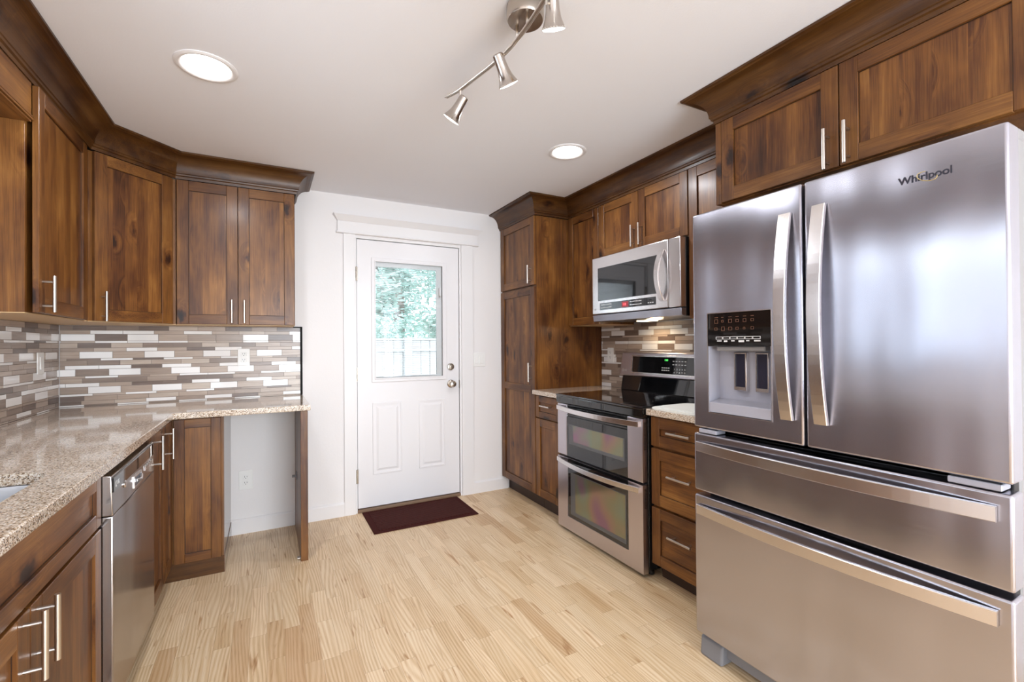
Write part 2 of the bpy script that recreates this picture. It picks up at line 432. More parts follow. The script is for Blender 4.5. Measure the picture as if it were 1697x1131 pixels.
def add_door(root, f, u0, u1, z0, z1, hu=None, hz=None, L=.146, mid=None, st=.058):
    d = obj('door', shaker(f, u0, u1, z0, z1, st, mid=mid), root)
    if hu is not None: pull(f, hu, hz, L, .02, True, d)
    return d
def add_drawer(root, f, u0, u1, z0, z1, hz=None, L=.146, st=.058, hu=None):
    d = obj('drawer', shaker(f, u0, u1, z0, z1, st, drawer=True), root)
    if hz is not None: pull(f, (u0+u1)/2 if hu is None else hu, hz, L, .0115, False, d)
    return d

# crown moulding: profile (outwards, z) swept along a plan path with mitred corners
def crown_profile():
    p = [(.0006, 2.252), (.004, 2.252), (.006, 2.266), (.013, 2.270), (.015, 2.278), (.019, 2.281)]
    for k in range(0, 11):
        a = math.pi/2*k/10; p.append((.019 + .073*(1-math.cos(a)), 2.281 + .087*math.sin(a)))
    return p + [(.096, 2.370), (.105, 2.373), (.105, 2.3825), (.0006, 2.3825)]
def crown(name, path, label, left_normal=True, mats=None):
    pts = [Vector((x, y)) for x, y in path]; prof = crown_profile(); n = len(pts)
    nm = []
    for a, b in zip(pts[:-1], pts[1:]):
        d = (b-a).normalized(); nm.append(Vector((-d.y, d.x)) if left_normal else Vector((d.y, -d.x)))
    mb = MB(); rings = []
    for i, p in enumerate(pts):
        if i == 0: m = nm[0]
        elif i == n-1: m = nm[-1]
        else:
            s = nm[i-1] + nm[i]; m = s / (1 + nm[i-1].dot(nm[i]))
        rings.append([Vector((p.x + m.x*o, p.y + m.y*o, z)) for o, z in prof])
    for i in range(n-1):
        d = pts[i+1]-pts[i]; mat = CX if abs(d.x) > abs(d.y) else CY
        A, B = rings[i], rings[i+1]; k = len(prof)
        va = [mb.bm.verts.new(q) for q in A]; vb = [mb.bm.verts.new(q) for q in B]
        for j in range(k):
            f = mb.bm.faces.new((va[j], va[(j+1) % k], vb[(j+1) % k], vb[j])); f.material_index = mb.mi(mat); f.smooth = 5 <= j < 16
        if i == 0: mb.bm.faces.new(va[::-1]).material_index = mb.mi(mat)
        if i == n-2: mb.bm.faces.new(vb).material_index = mb.mi(mat)
    bmesh.ops.remove_doubles(mb.bm, verts=mb.bm.verts[:], dist=.0002)
    return tag(obj(name, mb, None, (path[0][0], path[0][1], 2.252)), label, 'moulding')

# ================================================================== ROOM SHELL
mb = MB(); mb.box(XL-.15, XW+.15, YR-.15, YB+.15, -.12, 0, OAK); struct('floor', mb)
mb = MB(); mb.box(XL-.15, XW+.15, YR-.15, YB+.15, ZC, ZC+.12, CEIL); struct('ceiling', mb)
DX0, DX1, DZ1 = .590, 1.446, 2.086           # door opening
mb = MB(); fb = FB(YB)
mb.fbox(fb, XL-.15, DX0, -.15, 0, 0, ZC, WALL); mb.fbox(fb, DX1, XW+.15, -.15, 0, 0, ZC, WALL); mb.fbox(fb, DX0, DX1, -.15, 0, DZ1, ZC, WALL)
struct('wall_back', mb)
mb = MB(); fl = FL(XL)                        # left wall with the sink window opening
W0, W1, WZ0, WZ1 = .98, 1.92, 1.08, 2.04
mb.ringbox(fl, YR-.15, YB, 0, ZC, W0, W1, WZ0, WZ1, -.15, 0, WALL); struct('wall_left', mb)
mb = MB(); mb.box(XW, XW+.15, YR-.15, YB, 0, ZC, WALL); struct('wall_right', mb)
mb = MB(); fr_ = F((0, YR, 0), (1, 0, 0), (0, 1, 0)); mb.ringbox(fr_, XL, XW, 0, ZC, -.4, 2.2, .12, 2.2, -.15, 0, WALL); struct('wall_rear', mb)
# sink window (seen only in reflections) and added window for the rear fill light
def window(name, f, u0, u1, z0, z1):
    mb = MB(); mb.ringbox(f, u0, u1, z0, z1, u0+.05, u1-.05, z0+.05, z1-.05, -.10, -.04, TRIM)
    mb.fbox(f, (u0+u1)/2-.02, (u0+u1)/2+.02, -.09, -.05, z0+.05, z1-.05, TRIM)
    o = struct(name, mb)
    g = MB(); g.fbox(f, u0+.05, u1-.05, -.075, -.070, z0+.05, z1-.05, GLASS); obj('pane', g, o)
window('window_1', fl, W0, W1, WZ0, WZ1)
window('added_rear_window', fr_, -.4, 2.2, .12, 2.2)
# baseboards
def baseboard(name, f, u0, u1):
    mb = MB(); mb.fbox(f, u0, u1, 0, .014, 0, .088, TRIM); mb.hull8([f.p(*q) for q in ((u0, 0, .088), (u1, 0, .088), (u1, .014, .088), (u0, .014, .088), (u0, 0, .100), (u1, 0, .100), (u1, .007, .100), (u0, .007, .100))], TRIM)
    struct(name, mb)
baseboard('baseboard_back_left', fb, .2185, .509); baseboard('baseboard_back_right', fb, 1.548, 1.874); baseboard('baseboard_desk', fb, -.208, .177)
baseboard('baseboard_left', fl, YR, .92)
baseboard('baseboard_right', FX(XW), YR, .39)

BLOCKER = simple('blue_grey_blocker', (.30, .36, .42), .8)
mb = MB(); mb.box(-3.6, -3.4, -3, 6, -.4, 2.15, BLOCKER); struct('added_blocker_wall', mb)  # unseen wall added outside the sink window to dim its fridge reflection
# ------------------------------------------------------------------ exterior door with its casing
mb = MB()
mb.fbox(fb, .509, .592, 0, .018, 0, 2.0955, TRIM, .002); mb.fbox(fb, 1.444, 1.548, 0, .018, 0, 2.0955, TRIM, .002)
struct('trim_1', mb)
mb = MB()
mb.fbox(fb, .468, 1.590, 0, .022, 2.105, 2.185, TRIM, .001)
mb.fbox(fb, .458, 1.600, 0, .034, 2.0945, 2.107, TRIM, .003)
mb.hull8([fb.p(*q) for q in ((.468, 0, 2.185), (1.590, 0, 2.185), (1.590, .024, 2.185), (.468, .024, 2.185), (.440, 0, 2.225), (1.618, 0, 2.225), (1.618, .055, 2.225), (.440, .055, 2.225))], TRIM, .001)
mb.fbox(fb, .438, 1.620, 0, .058, 2.225, 2.234, TRIM, .001)
struct('trim_2', mb)
mb = MB()                                     # jamb and stop
for u0, u1 in ((DX0, .604), (1.432, DX1)): mb.fbox(fb, u0, u1, -.15, .0, 0, 2.074, TRIM)
mb.fbox(fb, DX0, DX1, -.15, .0, 2.072, DZ1, TRIM)
struct('trim_3', mb)
mb = MB(); mb.fbox(fb, .604, 1.432, -.15, .006, 0, .022, simple('worn_brown_threshold', (.20, .12, .07), .5), .003); struct('trim_4', mb)

yd = YB + .012                                # door front plane, slightly recessed
fd = FB(yd)
mb = MB(); mb.ringbox(fd, .609, 1.427, .028, 2.067, .742, 1.285, 1.000, 1.910, -.042, 0, DOORP, .002, 1)
door = struct('door_1', mb)
# embossed panels
for u0, u1 in ((.7185, .9465), (1.083, 1.3035)):
    z0, z1 = .270, .820; m = MB()
    m.ringbox(fd, u0, u1, z0, z1, u0+.013, u1-.013, z0+.013, z1-.013, -.001, .006, DOORP, .004, 2)
    m.hull8([fd.p(*q) for q in ((u0+.026, -.001, z0+.026), (u1-.026, -.001, z0+.026), (u1-.026, -.001, z1-.026), (u0+.026, -.001, z1-.026), (u0+.046, .006, z0+.046), (u1-.046, .006, z0+.046), (u1-.046, .006, z1-.046), (u0+.046, .006, z1-.046))], DOORP)
    obj('door_panel', m, door)
m = MB(); m.ringbox(fd, .714, 1.318, .976, 1.937, .742, 1.285, 1.006, 1.908, -.001, .010, DOORP, .004, 2)
m.ringbox(fd, .736, 1.292, .998, 1.916, .745, 1.282, 1.008, 1.906, .0, .014, DOORP, .002, 1)
obj('window_frame', m, door)
m = MB(); m.fbox(fd, .742, 1.285, -.012, -.009, 1.000, 1.910, GLASS); m.fbox(fd, .742, 1.285, -.036, -.033, 1.000, 1.910, GLASS); obj('window_pane', m, door)
BLIND = simple('white_blind_slat', (.85, .86, .86), .5)
m = MB()
m.fbox(fd, .744, 1.283, -.030, -.014, 1.872, 1.908, BLIND); m.fbox(fd, 1.238, 1.283, -.030, -.014, 1.003, 1.872, BLIND); m.fbox(fd, .744, 1.238, -.028, -.016, 1.003, 1.018, BLIND)
k = 0; z = 1.028
while z < 1.868:
    m.hull8([fd.p(*q) for q in ((.746, -.029, z-.0012), (1.237, -.029, z-.0012), (1.237, -.016, z+.0008), (.746, -.016, z+.0008), (.746, -.029, z-.0006), (1.237, -.029, z-.0006), (1.237, -.016, z+.0014), (.746, -.016, z+.0014))], BLIND)
    z += .0135
for u in (.80, 1.18): m.fbox(fd, u-.0012, u+.0012, -.0235, -.0215, 1.01, 1.875, BLIND)
bl = obj('mini_blind', m, door)
m = MB(); m.fbox(fd, 1.258, 1.270, -.009, .006, 1.652, 1.730, DOORP, .002); m.fbox(fd, 1.256, 1.272, -.002, .012, 1.652, 1.664, NICKEL, .001); obj('blind_slider', m, door)
m = MB(); m.lathe(fd.p(1.353, 0, 1.078), (0, -1, 0), [(.0, 0), (.030, 0), (.030, .006), (.027, .011), (.016, .013), (.0, .013)], NICKELD)
m.fbox(fd, 1.349, 1.357, .010, .030, 1.062, 1.094, NICKELD, .003); obj('deadbolt', m, door)
m = MB(); m.lathe(fd.p(1.355, 0, .938), (0, -1, 0), [(0, 0), (.033, 0), (.033, .005), (.028, .010), (.013, .013), (.012, .030), (.022, .036), (.0275, .046), (.0275, .056), (.022, .064), (.010, .067), (.0, .067)], NICKELD); obj('door_knob', m, door)
for z0 in (1.750, .990, .222):
    m = MB(); m.tube([fd.p(.6035, .012, z0), fd.p(.6035, .012, z0+.105)], .0065, NICKELD, 12); m.fbox(fd, .590, .612, .0, .0125, z0, z0+.105, NICKELD); obj('hinge', m, door)
m = MB(); m.fbox(fd, 1.4285, 1.4325, -.02, .012, .90, .965, NICKELD); obj('strike_plate', m, door)

# ================================================================== OUTSIDE THE DOOR
GRASS = simple('pale_gravel_ground', (.55, .56, .50), .9)
mb = MB(); mb.box(-14, 18, YB+.16, 34, -.42, -.30, GRASS); g_ = obj('ground', mb); g_['kind'] = 'structure'
FENCE = simple('bleached_fence_boards', (.50, .49, .50), .8)
fy = 7.0; ff = FB(fy)
root = thing('fence', 'pale wooden privacy fence seen through the lower door window', 'fence', (1.9, fy, -.30))
for i in range(-3, 4):
    u0 = 1.92 + i*2.0 - .0
    m = MB(); m.fbox(ff, u0-.06, u0+.06, -.05, .06, -.30, 1.372, FENCE, .01); obj('post', m, root)
    m = MB()
    for k in range(13): m.fbox(ff, u0+.07+k*.143, u0+.07+k*.143+.138, -.012, .010, -.28, 1.358, FENCE, .002)
    obj('board_panel', m, root)
    m = MB(); m.fbox(ff, u0+.06, u0+1.94, .010, .045, 1.165, 1.20, FENCE); m.fbox(ff, u0+.06, u0+1.94, .010, .040, 1.338, 1.362, FENCE); obj('rail', m, root)
def leaf_mat(name, a, b):
    m, t, p = new_mat(name); geo = t.nodes.new('ShaderNodeNewGeometry')
    t.links.new(ramp(t, noise(t, geo.outputs['Position'], 3.5, 4, .7), [(.3, a), (.7, b)]), p.inputs['Base Color']); p.inputs['Roughness'].default_value = .6
    return m
LEAFA, LEAFB = leaf_mat('blue_green_foliage', (.26, .40, .36), (.56, .72, .67)), leaf_mat('grey_green_foliage', (.32, .45, .40), (.64, .75, .69))
BARK = simple('grey_bark', (.16, .13, .11), .9)
def tree(loc, h, r, label, mat, seed):
    rd = random.Random(seed); root = thing('leafy_tree', label, 'tree', loc, 'trees behind the fence')
    x, y, z = loc
    m = MB(); m.rings([[Vector((x+rr*math.cos(q*.785), y+rr*math.sin(q*.785), zz)) for q in range(8)] for rr, zz in ((.22, z), (.16, z+h*.4), (.09, z+h*.75))], BARK)
    for b in range(6):
        a = rd.uniform(0, 6.28); m.tube([(x, y, z+h*(.3+.07*b)), (x+math.cos(a)*r*.6, y+math.sin(a)*r*.6, z+h*(.5+.07*b))], .04, BARK, 6)
    obj('trunk', m, root)
    m = MB()
    cl = []
    for b in range(46):
        a = rd.uniform(0, 6.28); q = rd.random()**.5; zz = rd.uniform(.22, 1.0)
        wdt = r*(1.0-abs(zz-.5)*.9); cl.append((x+math.cos(a)*q*wdt, y+math.sin(a)*q*wdt, z+h*zz, rd.uniform(.35, .6)*r*.6))
    for cx, cy, cz, cr_ in cl:
        for k in range(150):
            d = Vector((rd.gauss(0, 1), rd.gauss(0, 1), rd.gauss(0, .8))).normalized()*cr_*rd.uniform(.45, 1.05)
            p0 = Vector((cx, cy, cz))+d; t1 = Vector((rd.gauss(0, 1), rd.gauss(0, 1), rd.gauss(0, .6))).normalized(); t2 = t1.cross(Vector((rd.gauss(0, 1), rd.gauss(0, 1), 1))).normalized()
            s1, s2 = rd.uniform(.07, .16), rd.uniform(.03, .06)
            m.face([p0-t1*s1, p0+t2*s2, p0+t1*s1, p0-t2*s2], mat)
    obj('crown', m, root)
for i, (loc, h, r, lab, mat) in enumerate((((1.35, 8.9, -.3), 5.0, 1.05, 'broad blue-green tree just behind the fence, at the left of the door window', LEAFA),
                                          ((4.15, 9.2, -.3), 5.4, 1.05, 'feathery pale green tree behind the fence, at the right of the door window', LEAFB),
                                          ((3.75, 14.6, -.3), 7.5, 2.4, 'tall dim tree farthest back between the two nearer trees', LEAFA))):
    tree(loc, h, r, lab, mat, 11+i)

# ================================================================== LEFT RUN, WALL CABINETS
XDF = -.767; XCF = -.787                      # door front, carcass front
ZU0, ZU1, ZD1 = 1.393, 2.2515, 2.250
f_l = FL(XCF)
# single-door cabinet on the left wall; its door stands slightly open
root = thing('wall_cabinet', 'knotty alder wall cabinet on the left wall, single door slightly ajar', 'cabinet', (-.92, 2.68, ZU0))
m = MB(); m.box(XL+.001, XCF, 2.355, 2.993, ZU0+.003, ZU1, WZ, .001); m.box(XL+.001, XCF, 2.3555, 2.9925, ZU0, ZU0+.003, MAPLE); obj('body', m, root)
ang = math.radians(1.5)
fh = F((XCF, 2.958, 0), (math.sin(-ang)*-1*-1, -1, 0), (1, 0, 0))
fh = F((XCF+.001, 2.955, 0), (math.sin(ang), -math.cos(ang), 0), (math.cos(ang), math.sin(ang), 0))
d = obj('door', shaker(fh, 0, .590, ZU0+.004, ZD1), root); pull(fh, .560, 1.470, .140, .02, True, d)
# diagonal corner cabinet
A = Vector((XDF, 3.006)); B = Vector((-.4655, 3.312)); dv = (B-A).normalized(); nv = Vector((dv.y, -dv.x))
A2, B2 = A-nv*.02, B-nv*.02
root = thing('corner_wall_cabinet', 'diagonal knotty alder wall cabinet across the upper left corner', 'cabinet', (-.75, 3.30, ZU0))
pent = [(XL+.001, 2.995), (A2.x, 2.995), (A2.x, A2.y), (B2.x, B2.y), (-.4665, B2.y), (-.4665, YB-.001), (XL+.001, YB-.001)]
m = MB(); m.prism(pent, ZU0+.003, ZU1, WZ); m.prism(pent, ZU0, ZU0+.003, MAPLE); obj('body', m, root)
fdg = F((A2.x, A2.y, 0), (dv.x, dv.y, 0), (nv.x, nv.y, 0)); wd = (B2-A2).length
add_door(root, fdg, .018, wd-.018, ZU0+.004, ZD1, .050, 1.470, .150)
# double-door cabinet on the back wall
root = thing('wall_cabinet', 'knotty alder wall cabinet with two doors left of the white door', 'cabinet', (-.14, 3.46, ZU0))
f_b = FB(3.334)
m = MB(); m.box(-.4645, .170, 3.334, YB-.001, ZU0+.003, ZU1, WZ, .001); m.box(-.464, .1695, 3.3345, YB-.0015, ZU0, ZU0+.003, MAPLE); obj('body', m, root)
add_door(root, f_b, -.460, -.1515, ZU0+.004, ZD1, -.182, 1.476, .142)
add_door(root, f_b, -.1475, .166, ZU0+.004, ZD1, -.116, 1.476, .142)
# valance over the sink window
m = MB(); m.box(-.787, XDF, .46, 2.352, 2.105, 2.2515, WY, .0015); m.box(XDF, XDF+.006, .46, 2.352, 2.112, 2.120, WY, .001); m.box(XDF, XDF+.004, .46, 2.352, 2.124, 2.130, WY, .001)
m.box(XL+.001, -.787, .46, 2.352, 2.106, 2.122, WY)
tag(obj('window_valance', m, None, (-.78, 1.4, 2.105)), 'alder valance board bridging over the sink at the upper left edge', 'valance')
crown('crown_moulding', [(XDF, .46), (XDF, 3.006), (-.4655, 3.312), (.176, 3.312), (.176, YB-.001)], 'dark cove crown moulding bending round the left corner wall cabinets', False)

# ================================================================== LEFT RUN, BASE
CT, CB = .914, .881
XF = -.457
f_s = FL(XF-.02)
root = thing('sink_cabinet', 'knotty alder sink base cabinet at the lower left with two long pulls', 'cabinet', (-.76, 1.42, 0))
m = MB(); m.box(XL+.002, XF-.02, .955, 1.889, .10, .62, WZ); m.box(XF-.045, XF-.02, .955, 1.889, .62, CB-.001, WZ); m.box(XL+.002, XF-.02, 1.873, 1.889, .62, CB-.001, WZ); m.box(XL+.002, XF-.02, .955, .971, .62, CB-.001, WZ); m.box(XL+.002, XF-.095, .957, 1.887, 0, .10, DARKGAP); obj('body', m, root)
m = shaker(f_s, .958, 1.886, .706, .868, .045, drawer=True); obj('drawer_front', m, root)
add_door(root, f_s, .958, 1.391, .106, .695, 1.360, .622, .150); add_door(root, f_s, 1.395, 1.886, .106, .695, 1.428, .624, .150)

# dishwasher
XD = -.430
root = thing('dishwasher', 'stainless dishwasher between the sink cabinet and the corner cabinets', 'dishwasher', (-.75, 2.20, 0))
f_d = FL(XD)
m = MB(); m.box(XL+.05, XD-.045, 1.897, 2.500, .09, .874, GREYP); m.box(XL+.05, XD-.10, 1.90, 2.497, .0, .09, BLACK); obj('body', m, root)
m = MB(); m.fbox(f_d, 1.893, 2.505, -.044, 0, .105, .7255, SSD, .004, 2)
dd = obj('door', m, root)
m = MB(); m.hull8([f_d.p(*q) for q in ((1.893, -.044, .727), (2.505, -.044, .727), (2.505, .0, .727), (1.893, .0, .727), (1.893, -.044, .862), (2.505, -.044, .862), (2.505, -.004, .853), (1.893, -.004, .853))], SSD, .003, 2)
cpn = obj('control_panel', m, root)
fcp = f_d
m = MB(); m.fbox(f_d, 1.898, 2.495, -.004, .0012, .800, .846, BLACKG, .001); obj('display_strip', m, cpn)
m = MB(); m.ringbox(f_d, 2.155, 2.270, .742, .786, 2.163, 2.262, .749, .780, -.004, .003, SSB, .001, 1); m.fbox(f_d, 2.163, 2.262, -.006, .0008, .749, .780, GREYP)
m.tube([f_d.p(2.170, .003, .768), f_d.p(2.215, .010, .762), f_d.p(2.258, .003, .768)], .006, SSB, 10); obj('pocket_handle', m, cpn)
m = MB(); m.lathe(f_d.p(2.035, 0, .792), (1, 0, 0), [(0, .004), (.010, .004), (.013, .001), (.013, -.001)], SSB, 20); obj('badge', m, cpn)
m = MB()
for k in range(5): m.fbox(f_d, 2.33+k*.030, 2.35+k*.030, -.001, .002, .765, .785, SSB, .001)
obj('button', m, cpn)
m = MB(); m.lathe(f_d.p(1.922, .0012, .822), (1, 0, 0), [(.0105, .0006), (.0085, .0006)], INK, 24); m.fbox(f_d, 1.920, 1.9222, .0012, .0019, .814, .830, INK); m.fbox(f_d, 1.9222, 1.927, .0012, .0019, .814, .816, INK); obj('emblem', m, cpn)
text('logo', 'LG', f_d, 1.950, .822, .0013, .020, INK, cpn)

# narrow tray cabinet beside the dishwasher
XN = -.442
f_n = FL(XN-.02)
root = thing('base_cabinet', 'narrow alder base cabinet door squeezed beside the dishwasher', 'cabinet', (-.76, 2.65, 0))
m = MB(); m.box(XL+.002, XN-.02, 2.512, 2.790, .10, CB-.001, WZ); m.box(XL+.002, XN-.095, 2.512, 2.790, 0, .10, DARKGAP); obj('body', m, root)
add_door(root, f_n, 2.515, 2.787, .100, .868, 2.562, .788, .150)
# corner base cabinet: one door on the left run, one facing the room
root = thing('corner_base_cabinet', 'alder corner base cabinet whose door faces the room beside the desk space', 'cabinet', (-.60, 3.2, 0))
m = MB(); m.prism([(XL+.002, 2.793), (XN-.02, 2.793), (XN-.02, 3.050), (-.212, 3.050), (-.212, YB-.002), (XL+.002, YB-.002)], .090, CB-.001, WZ)
m.prism([(XL+.003, 2.794), (XN-.09, 2.794), (XN-.09, 3.045), (-.4635, 3.045), (-.209, 3.045), (-.209, YB-.003), (XL+.003, YB-.003)], 0, .092, CX)
obj('body', m, root)
add_door(root, f_n, 2.793, 3.026, .100, .868, 2.826, .780, .150)
f_c = FB(3.050)
add_door(root, f_c, -.437, -.222, .094, .868, st=.047)
GLOSS = simple('glossy_greige_laminate', (.20, .13, .095), .14)
m = MB(); m.box(-.212, -.2085, 3.052, YB-.003, .0925, CB-.001, GLOSS); m.box(-.209, -.2055, 3.047, YB-.016, 0, .0925, GLOSS); obj('side_panel', m, root)

# desk end panel with shelf bracket
root = thing('desk_end_panel', 'tall alder end panel carrying the free end of the countertop', 'panel', (.198, 3.28, 0))
m = MB(); m.box(.178, .2165, 2.966, YB-.020, 0, CB-.001, WZ, .0015); obj('upright', m, root)
m = MB(); m.box(.150, .178, 3.36, 3.372, .395, .410, GREYP, .001); m.box(.172, .178, 3.352, 3.380, .380, .430, GREYP, .001); obj('bracket', m, root)
m = MB(); m.box(.160, .178, 3.00, 3.03, .004, .010, NICKEL, .001); obj('floor_clip', m, root)

# countertop with sink cut-out (rounded) : top cells + skirt
def rounded(x0, x1, y0, y1, r, n=6):
    out = []
    for cx, cy, a0 in ((x1-r, y1-r, 0), (x0+r, y1-r, 90), (x0+r, y0+r, 180), (x1-r, y0+r, 270)):
        out.append([(cx+r*math.cos(math.radians(a0+90*k/n)), cy+r*math.sin(math.radians(a0+90*k/n))) for k in range(n+1)])
    return out
SX0, SX1, SY0, SY1 = -.945, -.532, 1.05, 1.785
CXF, CYF, CXE = -.427, 2.957, .232
m = MB(); bm = m.bm; gi = m.mi(GRAN)
sinkc = rounded(SX0, SX1, SY0, SY1, .085)
OX0, OX1, OY0, OY1 = XL+.0015, CXF, .93, 2.0
outer = [(OX1, OY1), (OX0, OY1), (OX0, OY0), (OX1, OY0)]
def slab_faces(z, flipit):
    V = {}
    def vv(p):
        p = (round(p[0], 5), round(p[1], 5))
        if p not in V: V[p] = bm.verts.new((p[0], p[1], z))
        return V[p]
    polys = []
    for i in range(4):
        arc = sinkc[i]; nxt = sinkc[(i+1) % 4]
        polys.append([outer[i]] + arc[::-1]) if False else None
        for a, b in zip(arc[:-1], arc[1:]): polys.append([outer[i], b, a])
        polys.append([outer[i], outer[(i+1) % 4], nxt[0], arc[-1]])
    polys.append([(OX0, OY1), (OX1, OY1), (CXF, CYF), (OX0, CYF)])
    polys.append([(OX0, CYF), (CXF, CYF), (CXE, CYF), (CXE, YB-.0015), (OX0, YB-.0015)])
    for q in polys: f = bm.faces.new([vv(p) for p in q]); f.material_index = gi
    return V
def skirt(loop, z0, z1, V0, V1):
    for a, b in zip(loop, loop[1:]+loop[:1]):
        ka, kb = (round(a[0], 5), round(a[1], 5)), (round(b[0], 5), round(b[1], 5))
        f = bm.faces.new((V0[ka], V0[kb], V1[kb], V1[ka])); f.material_index = gi
Vt = slab_faces(CT, False); Vb = slab_faces(CB, True)
skirt([(OX0, OY0), (OX1, OY0), (OX1, OY1), (CXF, CYF), (CXE, CYF), (CXE, YB-.0015), (OX0, YB-.0015), (OX0, CYF), (OX0, OY1)], CB, CT, Vb, Vt)
skirt([p for arc in sinkc for p in arc], CB, CT, Vb, Vt)
edge_keys = [((CXF, OY0), (CXF, OY1)), ((CXF, OY1), (CXF, CYF)), ((CXF, CYF), (CXE, CYF)), ((CXE, CYF), (CXE, YB-.0015))]
rk = lambda p: (round(p[0], 5), round(p[1], 5))
es = [e for e in bm.edges if any({e.verts[0], e.verts[1]} == {VV[rk(a)], VV[rk(b)]} for a, b in edge_keys for VV in (Vt, Vb))]
r_ = bmesh.ops.bevel(bm, geom=es, offset=.006, segments=3, profile=.5, affect='EDGES')
for f in r_['faces']: f.smooth = True
ct = tag(obj('countertop', m, None, (-.75, 2.2, CB)), 'speckled beige granite L-shaped countertop along the left and back walls', 'countertop')
# undermount sink
m = MB(); rl = lambda ins, z: [Vector((x, y, z)) for arc in rounded(SX0+ins, SX1-ins, SY0+ins, SY1-ins, max(.085-ins*.5, .03)) for x, y in arc]
SINK = simple('satin_steel_basin', (.62, .65, .70), .28, .75)
m.rings([rl(-.012, CB-.0015), rl(.004, CB-.0015), rl(.006, CB-.01), rl(.012, CB-.16), rl(.045, CB-.19)], SINK, cap=False)
bmf = m.bm; bmf.verts.ensure_lookup_table(); nn = len(rl(0, 0)); f = bmf.faces.new(bmf.verts[-nn:]); f.material_index = 0
root = thing('sink', 'steel undermount sink bowl set in the granite at the lower left', 'sink', (-.74, 1.42, CB-.19))
obj('bowl', m, root)
m = MB(); m.lathe((-.74, 1.42, CB-.1895), (0, 0, 1), [(.045, 0), (.045, .003), (.03, .001), (0, .001)], SSB, 24); obj('drain', m, root)

# ------------------------------------------------------------------ mosaic backsplashes
def mosaic(mb, f, u0, u1, z0, z1, seed):
    rd = random.Random(seed); mb.fbox(f, u0, u1, .0016, .0045, z0, z1, GROUT)
    seq = [('L', .0405), ('S', .0130), ('M', .0285), ('m', .0225)]
    z = z1; i = 2
    g = .0022; row = 0
    while z > z0+.004:
        kind, h = seq[i % 4]; i += 1; row += 1
        zb = max(z-h, z0); L = .1525
        u = u0 - rd.uniform(0, L); k = rd.randrange(2)
        while u < u1:
            a, b = max(u, u0), min(u+L, u1)
            if b-a > .004:
                k += 1
                light = min(max((z1-z)/(z1-z0), 0), 1)
                if (kind == 'L' and k % 2 == 0 and rd.random() < .9) or (kind in 'mS' and rd.random() < .36): mt = TILES[0]
                else: mt = rd.choices(TILES[1:], (1.5, 1.9, 1.6, 1.4, .8))[0]
                mb.fbox(f, a+g/2, b-g/2, .003, .0078 if mt is TILES[0] else .007, zb+g/2, z-g/2, mt)
            u += L
        z = zb
ftl = FL(XL); ZT = 1.393
m = MB(); mosaic(m, ftl, 1.98, YB-.0105, CT+.0005, ZT-.001, 3); mosaic(m, fb, XL+.008, .2165, CT+.0005, ZT-.001, 5)
EDGE = simple('black_metal_edge', (.008, .007, .007), .6, 0, Specular_IOR_Level=.15)
root = thing('backsplash', 'long linear-mosaic backsplash of taupe and white strips in the left corner', 'backsplash', (-.4, YB-.004, CT))
obj('tile_field', m, root)
m = MB(); m.fbox(fb, .2165, .2300, .0016, .013, CT+.0005, ZT+.004, EDGE); m.fbox(fb, .171, .2165, .0016, .012, ZT-.004, ZT+.004, EDGE); obj('edge_strip', m, root)
root = thing('backsplash', 'mosaic strip backsplash behind the range under the microwave', 'backsplash', (XW-.004, 2.2, CT))
m = MB(); mosaic(m, FX(XW), 1.41, 3.018, CT+.0005, 1.413, 9); obj('tile_field', m, root)

# ------------------------------------------------------------------ outlets and switch
def plate(name, f, u, z, label, cat, d=0, w=.072, h=.116, kind='outlet', gang=1):
    root = thing(name, label, cat, f.p(u, d, z))
    m = MB(); m.fbox(f, u-w/2, u+w/2, d, d+.006, z-h/2, z+h/2, PLATE, .0025, 2); obj('cover_plate', m, root)
    if kind == 'outlet':
        for s in (-1, 1):
            zc = z+s*.0195
            m = MB(); m.fbox(f, u-.0165, u+.0165, d+.005, d+.0075, zc-.0135, zc+.0135, PLATE, .002)
            for q in (-.0065, .0065): m.fbox(f, u+q-.0012, u+q+.0012, d+.007, d+.0078, zc-.001, zc+.008, SLOT)
            m.lathe(f.p(u, d+.007, zc-.0075), f.n, [(0, .0008), (.0026, .0008), (.0026, 0)], SLOT, 10)
            obj('receptacle', m, root)
        m = MB(); m.lathe(f.p(u, d+.006, z), f.n, [(0, .001), (.003, .001), (.003, 0)], PLATE, 10); obj('screw', m, root)
    else:
        for k in range(gang):
            uu = u + (k-(gang-1)/2)*.046
            m = MB(); m.hull8([f.p(*q) for q in ((uu-.016, d+.005, z-.033), (uu+.016, d+.005, z-.033), (uu+.016, d+.012, z-.033), (uu-.016, d+.012, z-.033), (uu-.016, d+.005, z+.033), (uu+.016, d+.005, z+.033), (uu+.016, d+.008, z+.033), (uu-.016, d+.008, z+.033))], PLATE, .001); obj('rocker', m, root)
    return root
plate('power_outlet', fb, -.131, 1.188, 'white power outlet on the mosaic tile under the two-door cabinet', 'outlet', .008)
plate('power_outlet', fb, -.122, .358, 'white power outlet low on the wall in the desk space', 'outlet', 0, .082, .130)
plate('power_outlet', FX(XW), 2.90, 1.17, 'white power outlet on the mosaic tile left of the range', 'outlet', .008)
plate('light_switch', ftl, 3.33, 1.180, 'white wall switch on the mosaic tile of the left wall', 'switch', .008, .078, .116, 'switch')
plate('light_switch', fb, 1.603, 1.132, 'white double rocker switch on the wall right of the door', 'switch', 0, .120, .117, 'switch', 2)

